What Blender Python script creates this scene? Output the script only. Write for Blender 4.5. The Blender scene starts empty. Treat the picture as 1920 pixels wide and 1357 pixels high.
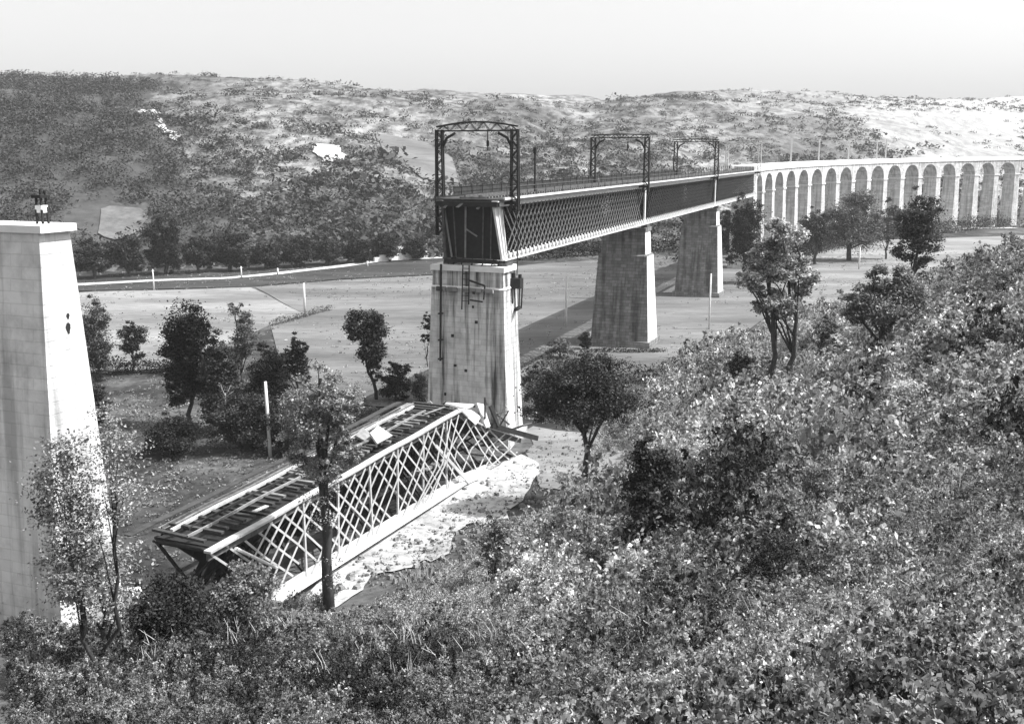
import bpy, bmesh, math
import numpy as np
from mathutils import Vector, Matrix

# ---------------------------------------------------------------- camera, sky, sun
scene = bpy.context.scene
COL = scene.collection
F = 1900.0                                  # focal length in pixels of the 1920 px wide photograph
TH = math.atan(391.5 / F)                   # the camera looks down by 11.6 degrees
cam_d = bpy.data.cameras.new("camera")
cam = bpy.data.objects.new("camera", cam_d)
COL.objects.link(cam)
cam_d.sensor_width = 36.0
cam_d.lens = 36.0 * F / 1920.0
cam_d.clip_start = 0.3
cam_d.clip_end = 9000.0
cam.rotation_euler = (math.pi / 2 - TH, 0, 0)
scene.camera = cam

SUN_AZ = math.radians(93)                  # clockwise from the camera's forward direction (+Y)
SUN_EL = math.radians(57)
world = bpy.data.worlds.new("World")
scene.world = world
world.use_nodes = True
wn = world.node_tree.nodes
wl = world.node_tree.links
bg = wn["Background"]
sky = wn.new("ShaderNodeTexSky")
sky.sky_type = 'NISHITA'
sky.sun_disc = False
sky.sun_elevation = SUN_EL
sky.sun_rotation = SUN_AZ
sky.air_density = 1.6
sky.dust_density = 3.0
bw = wn.new("ShaderNodeRGBToBW")            # a black-and-white photograph: a colourless sky
wl.new(sky.outputs[0], bw.inputs[0])
wl.new(bw.outputs[0], bg.inputs[0])
bg.inputs[1].default_value = 0.15
sun_d = bpy.data.lights.new("sun", 'SUN')
sun_d.energy = 4.7
sun_d.angle = math.radians(0.5)
sun_d.color = (1, 1, 1)
sun = bpy.data.objects.new("sun", sun_d)
COL.objects.link(sun)
sd = Vector((math.sin(SUN_AZ) * math.cos(SUN_EL), math.cos(SUN_AZ) * math.cos(SUN_EL), math.sin(SUN_EL)))
sun.rotation_euler = sd.to_track_quat('Z', 'Y').to_euler()
scene.view_settings.view_transform = 'Standard'
scene.view_settings.look = 'None'
scene.view_settings.exposure = 0.65
scene.view_settings.gamma = 1.0
scene.view_settings.use_curve_mapping = False
try:
    scene.cycles.max_bounces = 5
    scene.cycles.diffuse_bounces = 2
    scene.cycles.glossy_bounces = 2
    scene.cycles.transmission_bounces = 2
    scene.cycles.volume_bounces = 0
    scene.cycles.use_denoising = True
except Exception:
    pass
HAZE = 0.00018

RNG = np.random.default_rng(44)
cf = np.array([0, math.cos(TH), -math.sin(TH)])
cu = np.array([0, math.sin(TH), math.cos(TH)])


def ray(px, py):
    v = F * cf + np.array([px - 960.0, 0, 0]) + (678.5 - py) * cu
    return v / v[1]


# ---------------------------------------------------------------- terrain
FLOOR = -27.0
TOE = np.array([(-500, 40), (-60, 74), (-36, 69), (-24, 61), (-13.0, 58), (-6.0, 69), (3.5, 82), (18.6, 122),
                (37, 151), (56, 168), (140, 192), (500, 260)], float)
GS = np.array([(-1000, 0), (0, 0), (5, .8), (17, 5.5), (27, 10.6), (36, 13.4), (44, 16.6), (52, 20.6), (59, 25.0), (66, 26.2), (300, 110)], float)
FAR = np.array([(-900, 120), (-260, 205), (-104, 232), (-40, 262), (30, 282), (110, 345), (150, 392), (320, 470), (1200, 760)], float)


def sdist(P, x, y):
    """signed distance to a polyline running left to right: positive on the camera's side"""
    best = np.full(np.shape(x), 1e9)
    sg = np.ones(np.shape(x))
    for (ax, ay), (bx, by) in zip(P[:-1], P[1:]):
        dx, dy = bx - ax, by - ay
        t = np.clip(((x - ax) * dx + (y - ay) * dy) / (dx * dx + dy * dy), 0, 1)
        qx, qy = x - ax - t * dx, y - ay - t * dy
        d = np.hypot(qx, qy)
        cr = (x - ax) * dy - (y - ay) * dx
        m = d < best - 1e-9
        best = np.where(m, d, best)
        sg = np.where(m, np.where(cr >= 0, 1, -1), sg)
    return best * sg


def wob(x, y, s, seed=0):
    r = 0
    for k in range(5):
        a = 1.3 * k + seed
        f = s * (1.0 + 0.73 * k)
        r = r + np.sin(f * (x * math.cos(a) + y * math.sin(a)) + 2.1 * k + seed) / (1 + .6 * k)
    return r / 2.4


def terrain(x, y):
    x = np.asarray(x, float); y = np.asarray(y, float)
    s = sdist(TOE, x, y)
    z = FLOOR + np.interp(s, GS[:, 0], GS[:, 1])
    z = z + np.clip(s / 10, 0, 1) * (.45 * wob(x, y, .35, 1) + .2 * wob(x, y, .9, 4)) * np.clip((s * -1 + 55) / 8, 0, 1)
    z = z + .10 * wob(x, y, .12, 2)
    e = -sdist(FAR, x, y)
    h = np.clip(e, 0, None)
    # the far hillside, a rounded ridge some 330 m behind its foot, falling away beyond
    right = np.clip((x + 60) / 240, 0, 1)
    top = 65 + 5 * right
    prof = np.where(h < 340, top * (1 - np.clip(1 - h / 340, 0, 1) ** 1.35), top - (h - 340) * .12)
    prof = np.maximum(prof, -10)
    amp = np.clip(h / 60, 0, 1) * np.clip(1.4 - h / 500, .2, 1)
    rel = amp * (4.2 * wob(x, y, .021, 3) + 1.8 * wob(x, y, .06, 5) + .7 * wob(x, y, .17, 8))
    gully = amp * 5.0 * np.exp(-((x - (-30 + .22 * (y - 280))) / 16.0) ** 2)
    return z + np.where(h > 0, prof + rel - gully, 0)


def hit(px, py, z=None, tmax=900):
    """the point of the ground (or of the height z) seen at a pixel of the photograph"""
    r = ray(px, py)
    if z is not None:
        return r * (z / r[2])
    t = np.concatenate([np.arange(4, 200, .5), np.arange(200, tmax, 1.5)])
    d = r[2] * t - terrain(r[0] * t, t)
    k = np.argmax(d < 0)
    if d[k] >= 0:
        k = len(t) - 1
    a = t[k - 1] if k else t[0]
    b = t[k]
    for _ in range(12):
        m = (a + b) / 2
        if r[2] * m - terrain(r[0] * m, m) < 0: b = m
        else: a = m
    return r * ((a + b) / 2)


def pxm(p):
    """pixels per metre of the photograph at a point"""
    return F / float(np.dot(p, cf))


# ---------------------------------------------------------------- helpers
def tag(o, label=None, cat=None, group=None, kind=None):
    if label: o['label'] = label
    if cat: o['category'] = cat
    if group: o['group'] = group
    if kind: o['kind'] = kind
    return o


def empty(name, loc=(0, 0, 0), rz=0.0):
    o = bpy.data.objects.new(name, None)
    COL.objects.link(o)
    o.location = loc
    o.rotation_euler = (0, 0, rz)
    o.empty_display_size = .2
    return o


def link(name, mesh, parent=None, loc=None):
    o = bpy.data.objects.new(name, mesh)
    COL.objects.link(o)
    if parent is not None: o.parent = parent
    if loc is not None: o.location = loc
    return o


class MB:
    """collects boxes, bars and tubes; build() links them as one mesh"""
    def __init__(s):
        s.v = []; s.f = []

    def add(s, vs, fs):
        n = len(s.v)
        s.v += [tuple(map(float, p)) for p in vs]
        s.f += [tuple(n + i for i in q) for q in fs]
        return s

    def hexa(s, b, t):
        return s.add(list(b) + list(t), [(3, 2, 1, 0), (4, 5, 6, 7), (0, 1, 5, 4), (1, 2, 6, 5), (2, 3, 7, 6), (3, 0, 4, 7)])

    def box(s, c, d):
        x, y, z = c; a, b, h = d[0] / 2, d[1] / 2, d[2] / 2
        q = [(x - a, y - b), (x + a, y - b), (x + a, y + b), (x - a, y + b)]
        return s.hexa([(i, j, z - h) for i, j in q], [(i, j, z + h) for i, j in q])

    def bar(s, a, b, w, h, up=(0, 0, 1)):
        a = Vector(a); b = Vector(b)
        d = (b - a).normalized()
        up = Vector(up)
        if abs(d.dot(up)) > .98: up = Vector((1, 0, 0))
        x = d.cross(up).normalized() * (w / 2)
        y = x.cross(d).normalized() * (h / 2)
        A = [a - x - y, a + x - y, a + x + y, a - x + y]
        B = [b - x - y, b + x - y, b + x + y, b - x + y]
        return s.add(A + B, [(0, 1, 2, 3), (7, 6, 5, 4), (1, 0, 4, 5), (2, 1, 5, 6), (3, 2, 6, 7), (0, 3, 7, 4)])

    def tube(s, pts, rad, n=7):
        pts = [Vector(p) for p in pts]
        rings = []
        for i, p in enumerate(pts):
            d = (pts[min(i + 1, len(pts) - 1)] - pts[max(i - 1, 0)])
            if d.length < 1e-6: d = Vector((0, 0, 1))
            d.normalize()
            u = d.cross(Vector((.31, .95, .1))).normalized()
            w = d.cross(u)
            r = rad[i]
            rings.append([p + u * (r * math.cos(2 * math.pi * k / n)) + w * (r * math.sin(2 * math.pi * k / n)) for k in range(n)])
        vs = [q for R in rings for q in R]
        fs = []
        for i in range(len(pts) - 1):
            for k in range(n):
                k2 = (k + 1) % n
                fs.append((i * n + k, i * n + k2, (i + 1) * n + k2, (i + 1) * n + k))
        fs.append(tuple(range(n - 1, -1, -1)))
        fs.append(tuple((len(pts) - 1) * n + k for k in range(n)))
        return s.add(vs, fs)

    def mesh(s, name, mat, smooth=False):
        m = bpy.data.meshes.new(name)
        m.from_pydata(s.v, [], s.f)
        if mat: m.materials.append(mat)
        if smooth:
            m.polygons.foreach_set("use_smooth", [True] * len(m.polygons))
        m.update()
        return m

    def build(s, name, mat, parent=None, loc=None, smooth=False):
        return link(name, s.mesh(name, mat, smooth), parent, loc)


# ---------------------------------------------------------------- materials (all colourless)
def g(v): return (v, v, v, 1)


def mk(name):
    m = bpy.data.materials.new(name)
    m.use_nodes = True
    return m, m.node_tree.nodes, m.node_tree.links, m.node_tree.nodes["Principled BSDF"]


def noise(n, l, vec, scale, detail=4, rough=.6):
    t = n.new("ShaderNodeTexNoise")
    t.inputs["Scale"].default_value = scale
    t.inputs["Detail"].default_value = detail
    t.inputs["Roughness"].default_value = rough
    if vec is not None: l.new(vec, t.inputs["Vector"])
    return t.outputs["Fac"]


def mapping(n, l, scale, src="Object", rot=(0, 0, 0)):
    c = n.new("ShaderNodeTexCoord")
    m = n.new("ShaderNodeMapping")
    m.inputs["Scale"].default_value = scale
    m.inputs["Rotation"].default_value = rot
    l.new(c.outputs[src], m.inputs["Vector"])
    return m.outputs[0]


def ramp(n, l, fac, stops):
    r = n.new("ShaderNodeValToRGB")
    e = r.color_ramp.elements
    while len(e) > 1: e.remove(e[-1])
    e[0].position = stops[0][0]; e[0].color = g(stops[0][1])
    for p, c in stops[1:]:
        q = e.new(p); q.color = g(c)
    l.new(fac, r.inputs[0])
    return r.outputs[0]


def math_n(n, l, op, a, b):
    m = n.new("ShaderNodeMath"); m.operation = op
    for i, v in enumerate((a, b)):
        if isinstance(v, (int, float)): m.inputs[i].default_value = v
        else: l.new(v, m.inputs[i])
    return m.outputs[0]


def mixc(n, l, fac, a, b, mode='MIX'):
    m = n.new("ShaderNodeMix"); m.data_type = 'RGBA'; m.blend_type = mode
    if isinstance(fac, (int, float)): m.inputs[0].default_value = fac
    else: l.new(fac, m.inputs[0])
    for i, v in ((6, a), (7, b)):
        if isinstance(v, (int, float)): m.inputs[i].default_value = g(v)
        else: l.new(v, m.inputs[i])
    return m.outputs[2]


def bump(n, l, bsdf, h, strength, dist):
    b = n.new("ShaderNodeBump")
    b.inputs["Strength"].default_value = strength
    b.inputs["Distance"].default_value = dist
    l.new(h, b.inputs["Height"])
    l.new(b.outputs[0], bsdf.inputs["Normal"])


def simple(name, lo, hi, scale=3.0, rough=.8, bs=.3, bd=.02, stretch=(1, 1, 1), detail=6):
    m, n, l, b = mk(name)
    v = mapping(n, l, stretch)
    f = noise(n, l, v, scale, detail, .65)
    l.new(ramp(n, l, f, [(.3, lo), (.7, hi)]), b.inputs["Base Color"])
    b.inputs["Roughness"].default_value = rough
    b.inputs["Specular IOR Level"].default_value = .25
    if bs: bump(n, l, b, f, bs, bd)
    return m


def stone(name, lo, hi, joint, streak=.5, bw_=.9, bh=.42, streak_lo=.35):
    """coursed masonry: each block its own tone, joints, long stains running down"""
    m, n, l, b = mk(name)
    tc = n.new("ShaderNodeTexCoord")
    sx = n.new("ShaderNodeSeparateXYZ"); l.new(tc.outputs["Object"], sx.inputs[0])
    h = math_n(n, l, 'ADD', sx.outputs[0], sx.outputs[1])
    cb = n.new("ShaderNodeCombineXYZ"); l.new(h, cb.inputs[0]); l.new(sx.outputs[2], cb.inputs[1])
    br = n.new("ShaderNodeTexBrick")
    l.new(cb.outputs[0], br.inputs["Vector"])
    br.inputs["Color1"].default_value = g(lo); br.inputs["Color2"].default_value = g(hi)
    br.inputs["Mortar"].default_value = g(joint)
    br.inputs["Scale"].default_value = 1.0
    br.inputs["Mortar Size"].default_value = .022
    br.inputs["Brick Width"].default_value = bw_
    br.inputs["Row Height"].default_value = bh
    v = mapping(n, l, (1.3, 1.3, .06))
    st = ramp(n, l, noise(n, l, v, 1.0, 6, .6), [(.36, streak_lo), (.52, 1.0), (1, 1.0)])
    blot = ramp(n, l, noise(n, l, mapping(n, l, (1, 1, 1)), .55, 6, .65), [(.33, .62), (.55, 1.0)])
    c = mixc(n, l, streak, br.outputs[0], mixc(n, l, 1.0, br.outputs[0], st, 'MULTIPLY'))
    c = mixc(n, l, .8, c, mixc(n, l, 1.0, c, blot, 'MULTIPLY'))
    l.new(c, b.inputs["Base Color"])
    b.inputs["Roughness"].default_value = .95
    b.inputs["Specular IOR Level"].default_value = .1
    hh = math_n(n, l, 'SUBTRACT', noise(n, l, mapping(n, l, (1, 1, 1)), 2.5, 6, .6), math_n(n, l, 'MULTIPLY', br.outputs["Fac"], .8))
    bump(n, l, b, hh, .6, .06)
    return m


def leafmat(name, lo, hi, trans=.25, gloss=.35):
    """per-leaf tone from the face attribute 'tone'"""
    m, n, l, b = mk(name)
    a = n.new("ShaderNodeAttribute"); a.attribute_name = "tone"
    c = ramp(n, l, a.outputs["Fac"], [(0, lo), (.55, (lo + hi) / 2.4), (1, hi)])
    l.new(c, b.inputs["Base Color"])
    oi = n.new("ShaderNodeObjectInfo")
    vr = n.new("ShaderNodeMapRange"); l.new(oi.outputs["Random"], vr.inputs[0]); vr.inputs[3].default_value = .75; vr.inputs[4].default_value = 2.0
    cc = n.new("ShaderNodeCombineColor"); [l.new(vr.outputs[0], cc.inputs[q]) for q in range(3)]
    c = mixc(n, l, 1.0, c, cc.outputs[0], 'MULTIPLY')
    l.new(c, b.inputs["Base Color"])
    b.inputs["Roughness"].default_value = .55
    b.inputs["Specular IOR Level"].default_value = gloss
    t = n.new("ShaderNodeBsdfTranslucent"); l.new(c, t.inputs[0])
    mx = n.new("ShaderNodeMixShader"); mx.inputs[0].default_value = trans
    out = [x for x in n if x.type == 'OUTPUT_MATERIAL'][0]
    l.new(b.outputs[0], mx.inputs[1]); l.new(t.outputs[0], mx.inputs[2]); l.new(mx.outputs[0], out.inputs[0])
    return m


def ground_mat(name, big, small, bigs=.02, smalls=.6, stretch=(1, 1, 1), bs=.5, bd=.15, mode='MULTIPLY', mixf=.85, lighten=None):
    m, n, l, b = mk(name)
    v = mapping(n, l, stretch)
    a = ramp(n, l, noise(n, l, v, bigs, 6, .6), big)
    f2 = noise(n, l, v, smalls, 8, .7)
    s = ramp(n, l, f2, small)
    c = mixc(n, l, mixf, a, mixc(n, l, 1.0, a, s, mode))
    if lighten:
        tc = n.new("ShaderNodeTexCoord"); sx = n.new("ShaderNodeSeparateXYZ"); l.new(tc.outputs["Object"], sx.inputs[0])
        mr = n.new("ShaderNodeMapRange"); l.new(sx.outputs[0], mr.inputs[0])
        mr.inputs[1].default_value = lighten[0]; mr.inputs[2].default_value = lighten[1]; mr.inputs[3].default_value = 0; mr.inputs[4].default_value = .8
        c = mixc(n, l, mr.outputs[0], c, ramp(n, l, f2, [(.35, lighten[2] * .8), (.6, lighten[2])]))
    l.new(c, b.inputs["Base Color"])
    b.inputs["Roughness"].default_value = .95
    b.inputs["Specular IOR Level"].default_value = .1
    bump(n, l, b, f2, bs, bd)
    return m


M = {}
M['grass'] = ground_mat("valley_grass", [(.38, .035), (.5, .07), (.62, .15)], [(.36, .35), (.6, 1.0)], .09, 1.1)
M['slope'] = ground_mat("hillside_soil", [(.35, .05), (.65, .14)], [(.3, .4), (.6, 1.1)], .12, 1.6)
M['hill'] = ground_mat("rocky_hill", [(.32, .07), (.45, .14), (.58, .25), (.72, .38)], [(.40, .22), (.5, .7), (.58, 1.2)], .016, .16,
                       (1, .45, 1.6), .9, 1.6, lighten=(110, 330, .48))
M['clearing'] = ground_mat('hill_clearing_grass', [(.38, .12), (.62, .21)], [(.36, .6), (.6, 1.0)], .06, .5)
M['hilldark'] = ground_mat("wooded_hill_soil", [(.35, .06), (.65, .10)], [(.3, .5), (.6, 1.0)], .03, .3)
M['field_pale'] = ground_mat("stubble_field", [(.38, .17), (.62, .29)], [(.36, .68), (.6, 1.05)], .05, .55, (.6, 2.2, 1), .6, .12)
M['field_grey'] = ground_mat("meadow_field", [(.38, .12), (.62, .20)], [(.36, .68), (.6, 1.05)], .04, .5, (.5, 2.2, 1), .6, .12)
M['field_dark'] = ground_mat("dark_meadow", [(.35, .035), (.65, .08)], [(.34, .5), (.6, 1.0)], .04, .5, (1, 3, 1), .25, .05)
M['rock_field'] = ground_mat("bare_limestone", [(.35, .42), (.65, .6)], [(.32, .8), (.6, 1.0)], .05, .4)
M['dirt'] = ground_mat("bright_dirt", [(.35, .28), (.6, .52)], [(.36, .45), (.52, 1.0)], .12, 1.3, (1, 1, 1), .5, .12)
M['road'] = ground_mat("pale_track", [(.35, .5), (.65, .62)], [(.32, .8), (.6, 1.0)], .1, 1.0)
M['stone_pale'] = stone("pale_masonry", .68, .80, .60, 1.0, 1.1, .5, .12)
M['stone_white'] = stone("limewashed_masonry", .76, .84, .72, .8, 1.2, .5, .5)
M['stone_grey'] = stone("grey_masonry", .22, .34, .15, .85, .9, .45, .38)
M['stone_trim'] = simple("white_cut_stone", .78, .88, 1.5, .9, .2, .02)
M['viaduct'] = stone("viaduct_masonry", .60, .80, .5, .8, 1.2, .5, .5)
M['iron_dark'] = simple("dark_painted_iron", .018, .035, 2.5, .65, .2, .01)
M['iron_mid'] = simple("weathered_iron", .05, .16, 2.5, .6, .2, .01)
M['iron_lattice'] = simple("lattice_iron", .03, .22, .5, .55, .2, .01, (1, 1, 1))
M['lattice_far'] = simple('dark_lattice_iron', .012, .05, .5, .7, .2, .01)
M['iron_pale'] = simple("pale_dusty_iron", .62, .8, 1.2, .5, .2, .01)
M['iron_wreck'] = simple("scraped_iron", .38, .62, 1.2, .5, .3, .02)
M['iron_wreck_dim'] = simple("rusted_iron", .16, .34, 1.6, .6, .3, .02)
M['timber'] = simple("weathered_timber", .07, .30, 1.6, .9, .4, .03, (1, 1, 1))
M['timber_dark'] = simple("tarred_timber", .03, .08, 1.6, .9, .4, .03)
M['pole'] = simple("pale_pole_wood", .62, .8, 2.0, .8, .2, .01)
M['bark'] = simple("dark_bark", .03, .08, 6, .95, .8, .03, (1, 1, .3))
M['bark_pale'] = simple("pale_bark", .3, .5, 6, .95, .6, .02, (1, 1, .3))
M['boulder'] = simple("white_boulder_stone", .7, .85, .9, .95, .8, .15)
M['leaf_dark'] = leafmat("dark_leaves", .01, .06, .10, .08)
M['leaf_mid'] = leafmat("grey_leaves", .03, .17, .25)
M['leaf_bright'] = leafmat("glossy_leaves", .04, .66, .3, .5)
M['leaf_scrub'] = leafmat("scrub_leaves", .025, .34, .3, .2)
M['leaf_scrub2'] = leafmat('hill_scrub_leaves', .012, .09, .12, .08)
M['stem'] = simple("dry_stems", .35, .6, 4, .8, .1, .01)


# ---------------------------------------------------------------- foliage
def leaf_mesh(name, C, size, mat, rng, tone=None, flat=.35, extra=None):
    """one four-cornered leaf per centre; flat < 1 makes them lie flatter"""
    N = len(C)
    size = np.broadcast_to(np.asarray(size, float), (N,)) * rng.uniform(.65, 1.35, N)
    nrm = rng.normal(size=(N, 3)); nrm[:, 2] = np.abs(nrm[:, 2]) + flat
    nrm /= np.linalg.norm(nrm, axis=1)[:, None]
    t = rng.normal(size=(N, 3))
    a = np.cross(nrm, t); a /= np.linalg.norm(a, axis=1)[:, None]
    b = np.cross(nrm, a)
    L = size[:, None]; W = (size * rng.uniform(.42, .7, N))[:, None]
    V = np.stack([C - a * L * .5, C + b * W * .5 + nrm * L * .07, C + a * L * .5, C - b * W * .5 + nrm * L * .07], 1).reshape(-1, 3)
    me = bpy.data.meshes.new(name)
    me.vertices.add(4 * N)
    me.vertices.foreach_set("co", V.astype(np.float32).ravel())
    me.loops.add(4 * N)
    me.loops.foreach_set("vertex_index", np.arange(4 * N, dtype=np.int32))
    me.polygons.add(N)
    me.polygons.foreach_set("loop_start", np.arange(0, 4 * N, 4, dtype=np.int32))
    try: me.polygons.foreach_set("loop_total", np.full(N, 4, np.int32))
    except Exception: pass
    me.update(calc_edges=True)
    at = me.attributes.new("tone", 'FLOAT', 'FACE')
    if tone is None: tone = rng.random(N)
    at.data.foreach_set("value", np.clip(tone, 0, 1).astype(np.float32))
    me.materials.append(mat)
    return me


def crown_points(lobes, n, rng, clump=.16, nclump=None):
    """leaf centres in clumps spread through the shells of several ellipsoid lobes"""
    vol = np.array([l[3] * l[4] * l[5] for l in lobes]) ** .75
    vol = np.nan_to_num(np.abs(vol), nan=1.0) + 1e-9
    cnt = rng.multinomial(nclump or int(np.clip(n // 75, 24, 190)), vol / vol.sum())
    cen = []; rr = []
    for l, c in zip(lobes, cnt):
        d = rng.normal(size=(c, 3)); d /= np.linalg.norm(d, axis=1)[:, None]
        r = rng.uniform(.25, 1.0, c) ** .5
        R = np.array(l[3:6])
        cen.append(np.array(l[:3]) + d * r[:, None] * R)
        rr.append(np.full(c, float(R.mean()) * clump) * rng.uniform(.5, 1.5, c))
    cen = np.concatenate(cen); rr = np.concatenate(rr)
    k = rng.integers(0, len(cen), n)
    P = cen[k] + rng.normal(size=(n, 3)) * rr[k][:, None] * np.array([1.25, 1.25, .8])
    tone = rng.random(n) * .65 + rng.random(len(cen))[k] * .5 - .12
    return P, tone, cen


def tree(name, label, base, H, lobes, trunk_r, n, size, leaf='leaf_dark', bark='bark', stems=1, rng=None, cat='tree',
         group=None, clump=.2, bend=.02, lean=(0, 0), parts=True):
    """lobes: (dx, dy, z, rx, ry, rz) metres from the foot"""
    rng = rng or RNG
    root = empty(name, tuple(base))
    tag(root, label, cat, group)
    n = int(n * 4.4); size = size * .80
    P, tone, cen = crown_points(lobes, n, rng, clump * .85)
    link('crown', leaf_mesh('crown', P, size, M[leaf], rng, tone), root)
    mb = MB()
    zc = min(l[2] for l in lobes)
    for s in range(stems):
        off = 0 if stems == 1 else (s - (stems - 1) / 2) * trunk_r * 6
        top = np.array(lobes[0][:3]) + np.array([off * 1.5, 0, 0]) if stems > 1 else np.array(lobes[0][:3])
        pts = [np.array([off, 0, -.5])]
        K = 8
        for i in range(1, K + 1):
            t = i / K
            p = np.array([off, 0, 0]) * (1 - t) + top * t
            p[0] += lean[0] * t * (1 - t) * 3
            p = p + rng.normal(size=3) * np.array([bend, bend, 0]) * H * (1 if i < K else 0)
            pts.append(p)
        rad = [trunk_r * (1.25 - 1.0 * (i / K)) for i in range(K + 1)]
        mb.tube(pts, rad, 8)
        idx = rng.choice(len(cen), min(len(cen), 9), replace=False)
        for i in idx:
            q = cen[i]
            j = int(np.clip((q[2] - .25 * H) / max(top[2], .1) * K, 2, K - 1))
            a = pts[j]
            mid = (a + q) / 2 + np.array([0, 0, .04 * H])
            mb.tube([a, mid, q], [rad[j] * .55, rad[j] * .35, rad[j] * .12], 5)
    mb.build('trunk', M[bark], root, smooth=True)
    return root


# ---------------------------------------------------------------- ground and far hillside
def lines(lo, hi, dense, step, far):
    a = [dense[0]]
    while a[-1] < dense[1]: a.append(a[-1] + step)
    d = step
    up = [a[-1]]
    while up[-1] < hi: d *= far; up.append(up[-1] + d)
    d = step; dn = [a[0]]
    while dn[-1] > lo: d *= far; dn.append(dn[-1] - d)
    return np.array(dn[::-1][:-1] + a + up[1:])


def grid_mesh(xs, ys):
    X, Y = np.meshgrid(xs, ys)
    Z = terrain(X, Y)
    nx, ny = len(xs), len(ys)
    V = np.stack([X.ravel(), Y.ravel(), Z.ravel()], 1)
    i, j = np.meshgrid(np.arange(nx - 1), np.arange(ny - 1))
    a = (j * nx + i).ravel()
    Fq = np.stack([a, a + 1, a + nx + 1, a + nx], 1)
    return V, Fq


xs = lines(-3500, 3500, (-80, 95), 1.3, 1.045)
ys = lines(-400, 6000, (6, 175), 1.3, 1.03)
V, Fq = grid_mesh(xs, ys)
fc = V[Fq].mean(1)
e = -sdist(FAR, fc[:, 0], fc[:, 1])
woodpoly = [(60, 120), (240, 120), (262, 205), (306, 228), (340, 300), (352, 345), (420, 380), (470, 440), (480, 490), (60, 520)]


def proj(P):
    P = np.atleast_2d(P)
    d = P @ cf
    return np.stack([960 + F * P[:, 0] / d, 678.5 - F * (P @ cu) / d], 1)


def inside(poly, q):
    x, y = q[:, 0], q[:, 1]
    r = np.zeros(len(q), bool)
    for (ax, ay), (bx, by) in zip(poly, poly[1:] + poly[:1]):
        c = ((ay > y) != (by > y)) & (x < (bx - ax) * (y - ay) / (by - ay + 1e-12) + ax)
        r ^= c
    return r


def world_poly(poly, z=None):
    return [tuple(hit(x, y, z)[:2]) for x, y in poly]


WOOD_PX = [(250, 200), (300, 232), (335, 300), (350, 345), (420, 385), (470, 440), (480, 486)]
ridge = [hit(*p)[:2] for p in WOOD_PX]
WOOD = [tuple(ridge[0] + (ridge[0] - ridge[1]) * 0 + np.array([-10, 70]))] + [tuple(p) for p in ridge] + [(-110, 232), (-330, 190), (-520, 330), (-420, 620)]


def sub_mesh(name, V, Fs, mats, midx):
    used, inv = np.unique(Fs, return_inverse=True)
    me = bpy.data.meshes.new(name)
    me.from_pydata(V[used].tolist(), [], inv.reshape(-1, 4).tolist())
    for m in mats: me.materials.append(m)
    me.polygons.foreach_set("material_index", midx.astype(np.int32))
    me.polygons.foreach_set("use_smooth", np.ones(len(Fs), bool))
    me.update()
    return me


near = e <= 0
s_toe = sdist(TOE, fc[:, 0], fc[:, 1])
o = link('ground', sub_mesh('ground', V, Fq[near], [M['grass'], M['slope']], (s_toe[near] > 2).astype(int)))
tag(o, 'dull grass and soil of the valley floor and the near slope', kind='structure')
wood_f = inside(WOOD, fc[~near][:, :2])
o = link('hillside', sub_mesh('hillside', V, Fq[~near], [M['hill'], M['hilldark']], wood_f.astype(int)))
tag(o, 'pale rocky hillside rising behind the valley', kind='structure')


def drape(name, poly, mat, dz=.1, step=6.0, label=None, parent=None):
    """a flat polygon laid on the terrain, cut along a grid so that it follows it"""
    bm = bmesh.new()
    bm.faces.new([bm.verts.new((x, y, 0)) for x, y in poly])
    bmesh.ops.triangulate(bm, faces=bm.faces[:])
    P = np.array(poly)
    for ax in (0, 1):
        v = math.floor(P[:, ax].min() / step) * step + step
        while v < P[:, ax].max():
            co = (v, 0, 0) if ax == 0 else (0, v, 0)
            no = (1, 0, 0) if ax == 0 else (0, 1, 0)
            bmesh.ops.bisect_plane(bm, geom=bm.verts[:] + bm.edges[:] + bm.faces[:], plane_co=co, plane_no=no)
            v += step
    bmesh.ops.triangulate(bm, faces=bm.faces[:])
    for v in bm.verts: v.co.z = float(terrain(v.co.x, v.co.y)) + dz
    for f in bm.faces:
        if f.normal.z < 0: f.normal_flip()
        f.smooth = True
    me = bpy.data.meshes.new(name); bm.to_mesh(me); bm.free()
    me.materials.append(mat)
    o = link(name, me)
    tag(o, label, kind='structure')
    return o


def ragged(poly, amp, rng, sub=5):
    out = []
    for (ax, ay), (bx, by) in zip(poly, poly[1:] + poly[:1]):
        for k in range(sub):
            t = k / sub
            j = rng.normal(size=2) * amp * (1 if k else .3)
            out.append((ax + (bx - ax) * t + j[0], ay + (by - ay) * t + j[1]))
    return out


rg = np.random.default_rng(7)
FZ = FLOOR
drape('field', world_poly([(-60, 566), (160, 549), (470, 540), (505, 556), (570, 590), (505, 612), (330, 690), (150, 700), (-80, 720)], FZ), M['field_pale'], .10,
      label='pale stubble field left of the broken span')
drape('field', world_poly([(478, 540), (640, 526), (830, 517), (836, 640), (836, 770), (700, 764), (600, 740), (530, 700), (508, 614), (574, 592), (508, 556)], FZ), M['field_grey'], .12,
      label='grey meadow behind the tall broken pier')
drape('field', world_poly([(835, 517), (1010, 495), (1480, 470), (1500, 560), (1430, 600), (1330, 670), (1200, 700), (1060, 716), (985, 750), (832, 770)], FZ), M['field_grey'], .12,
      label='grey meadow between the bridge piers')
drape('field', world_poly([(1500, 470), (1672, 450), (1990, 440), (2050, 470), (2050, 590), (1640, 574), (1510, 583), (1490, 540)], FZ), M['field_pale'], .14,
      label='smooth pale field right of the last pier')
drape('dark_meadow', world_poly([(-80, 552), (160, 546), (478, 538), (640, 524), (830, 515), (830, 488), (600, 505), (160, 524), (-80, 530)], FZ), M['field_dark'], .13,
      label='dark meadow strip under the riverside trees')
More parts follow.
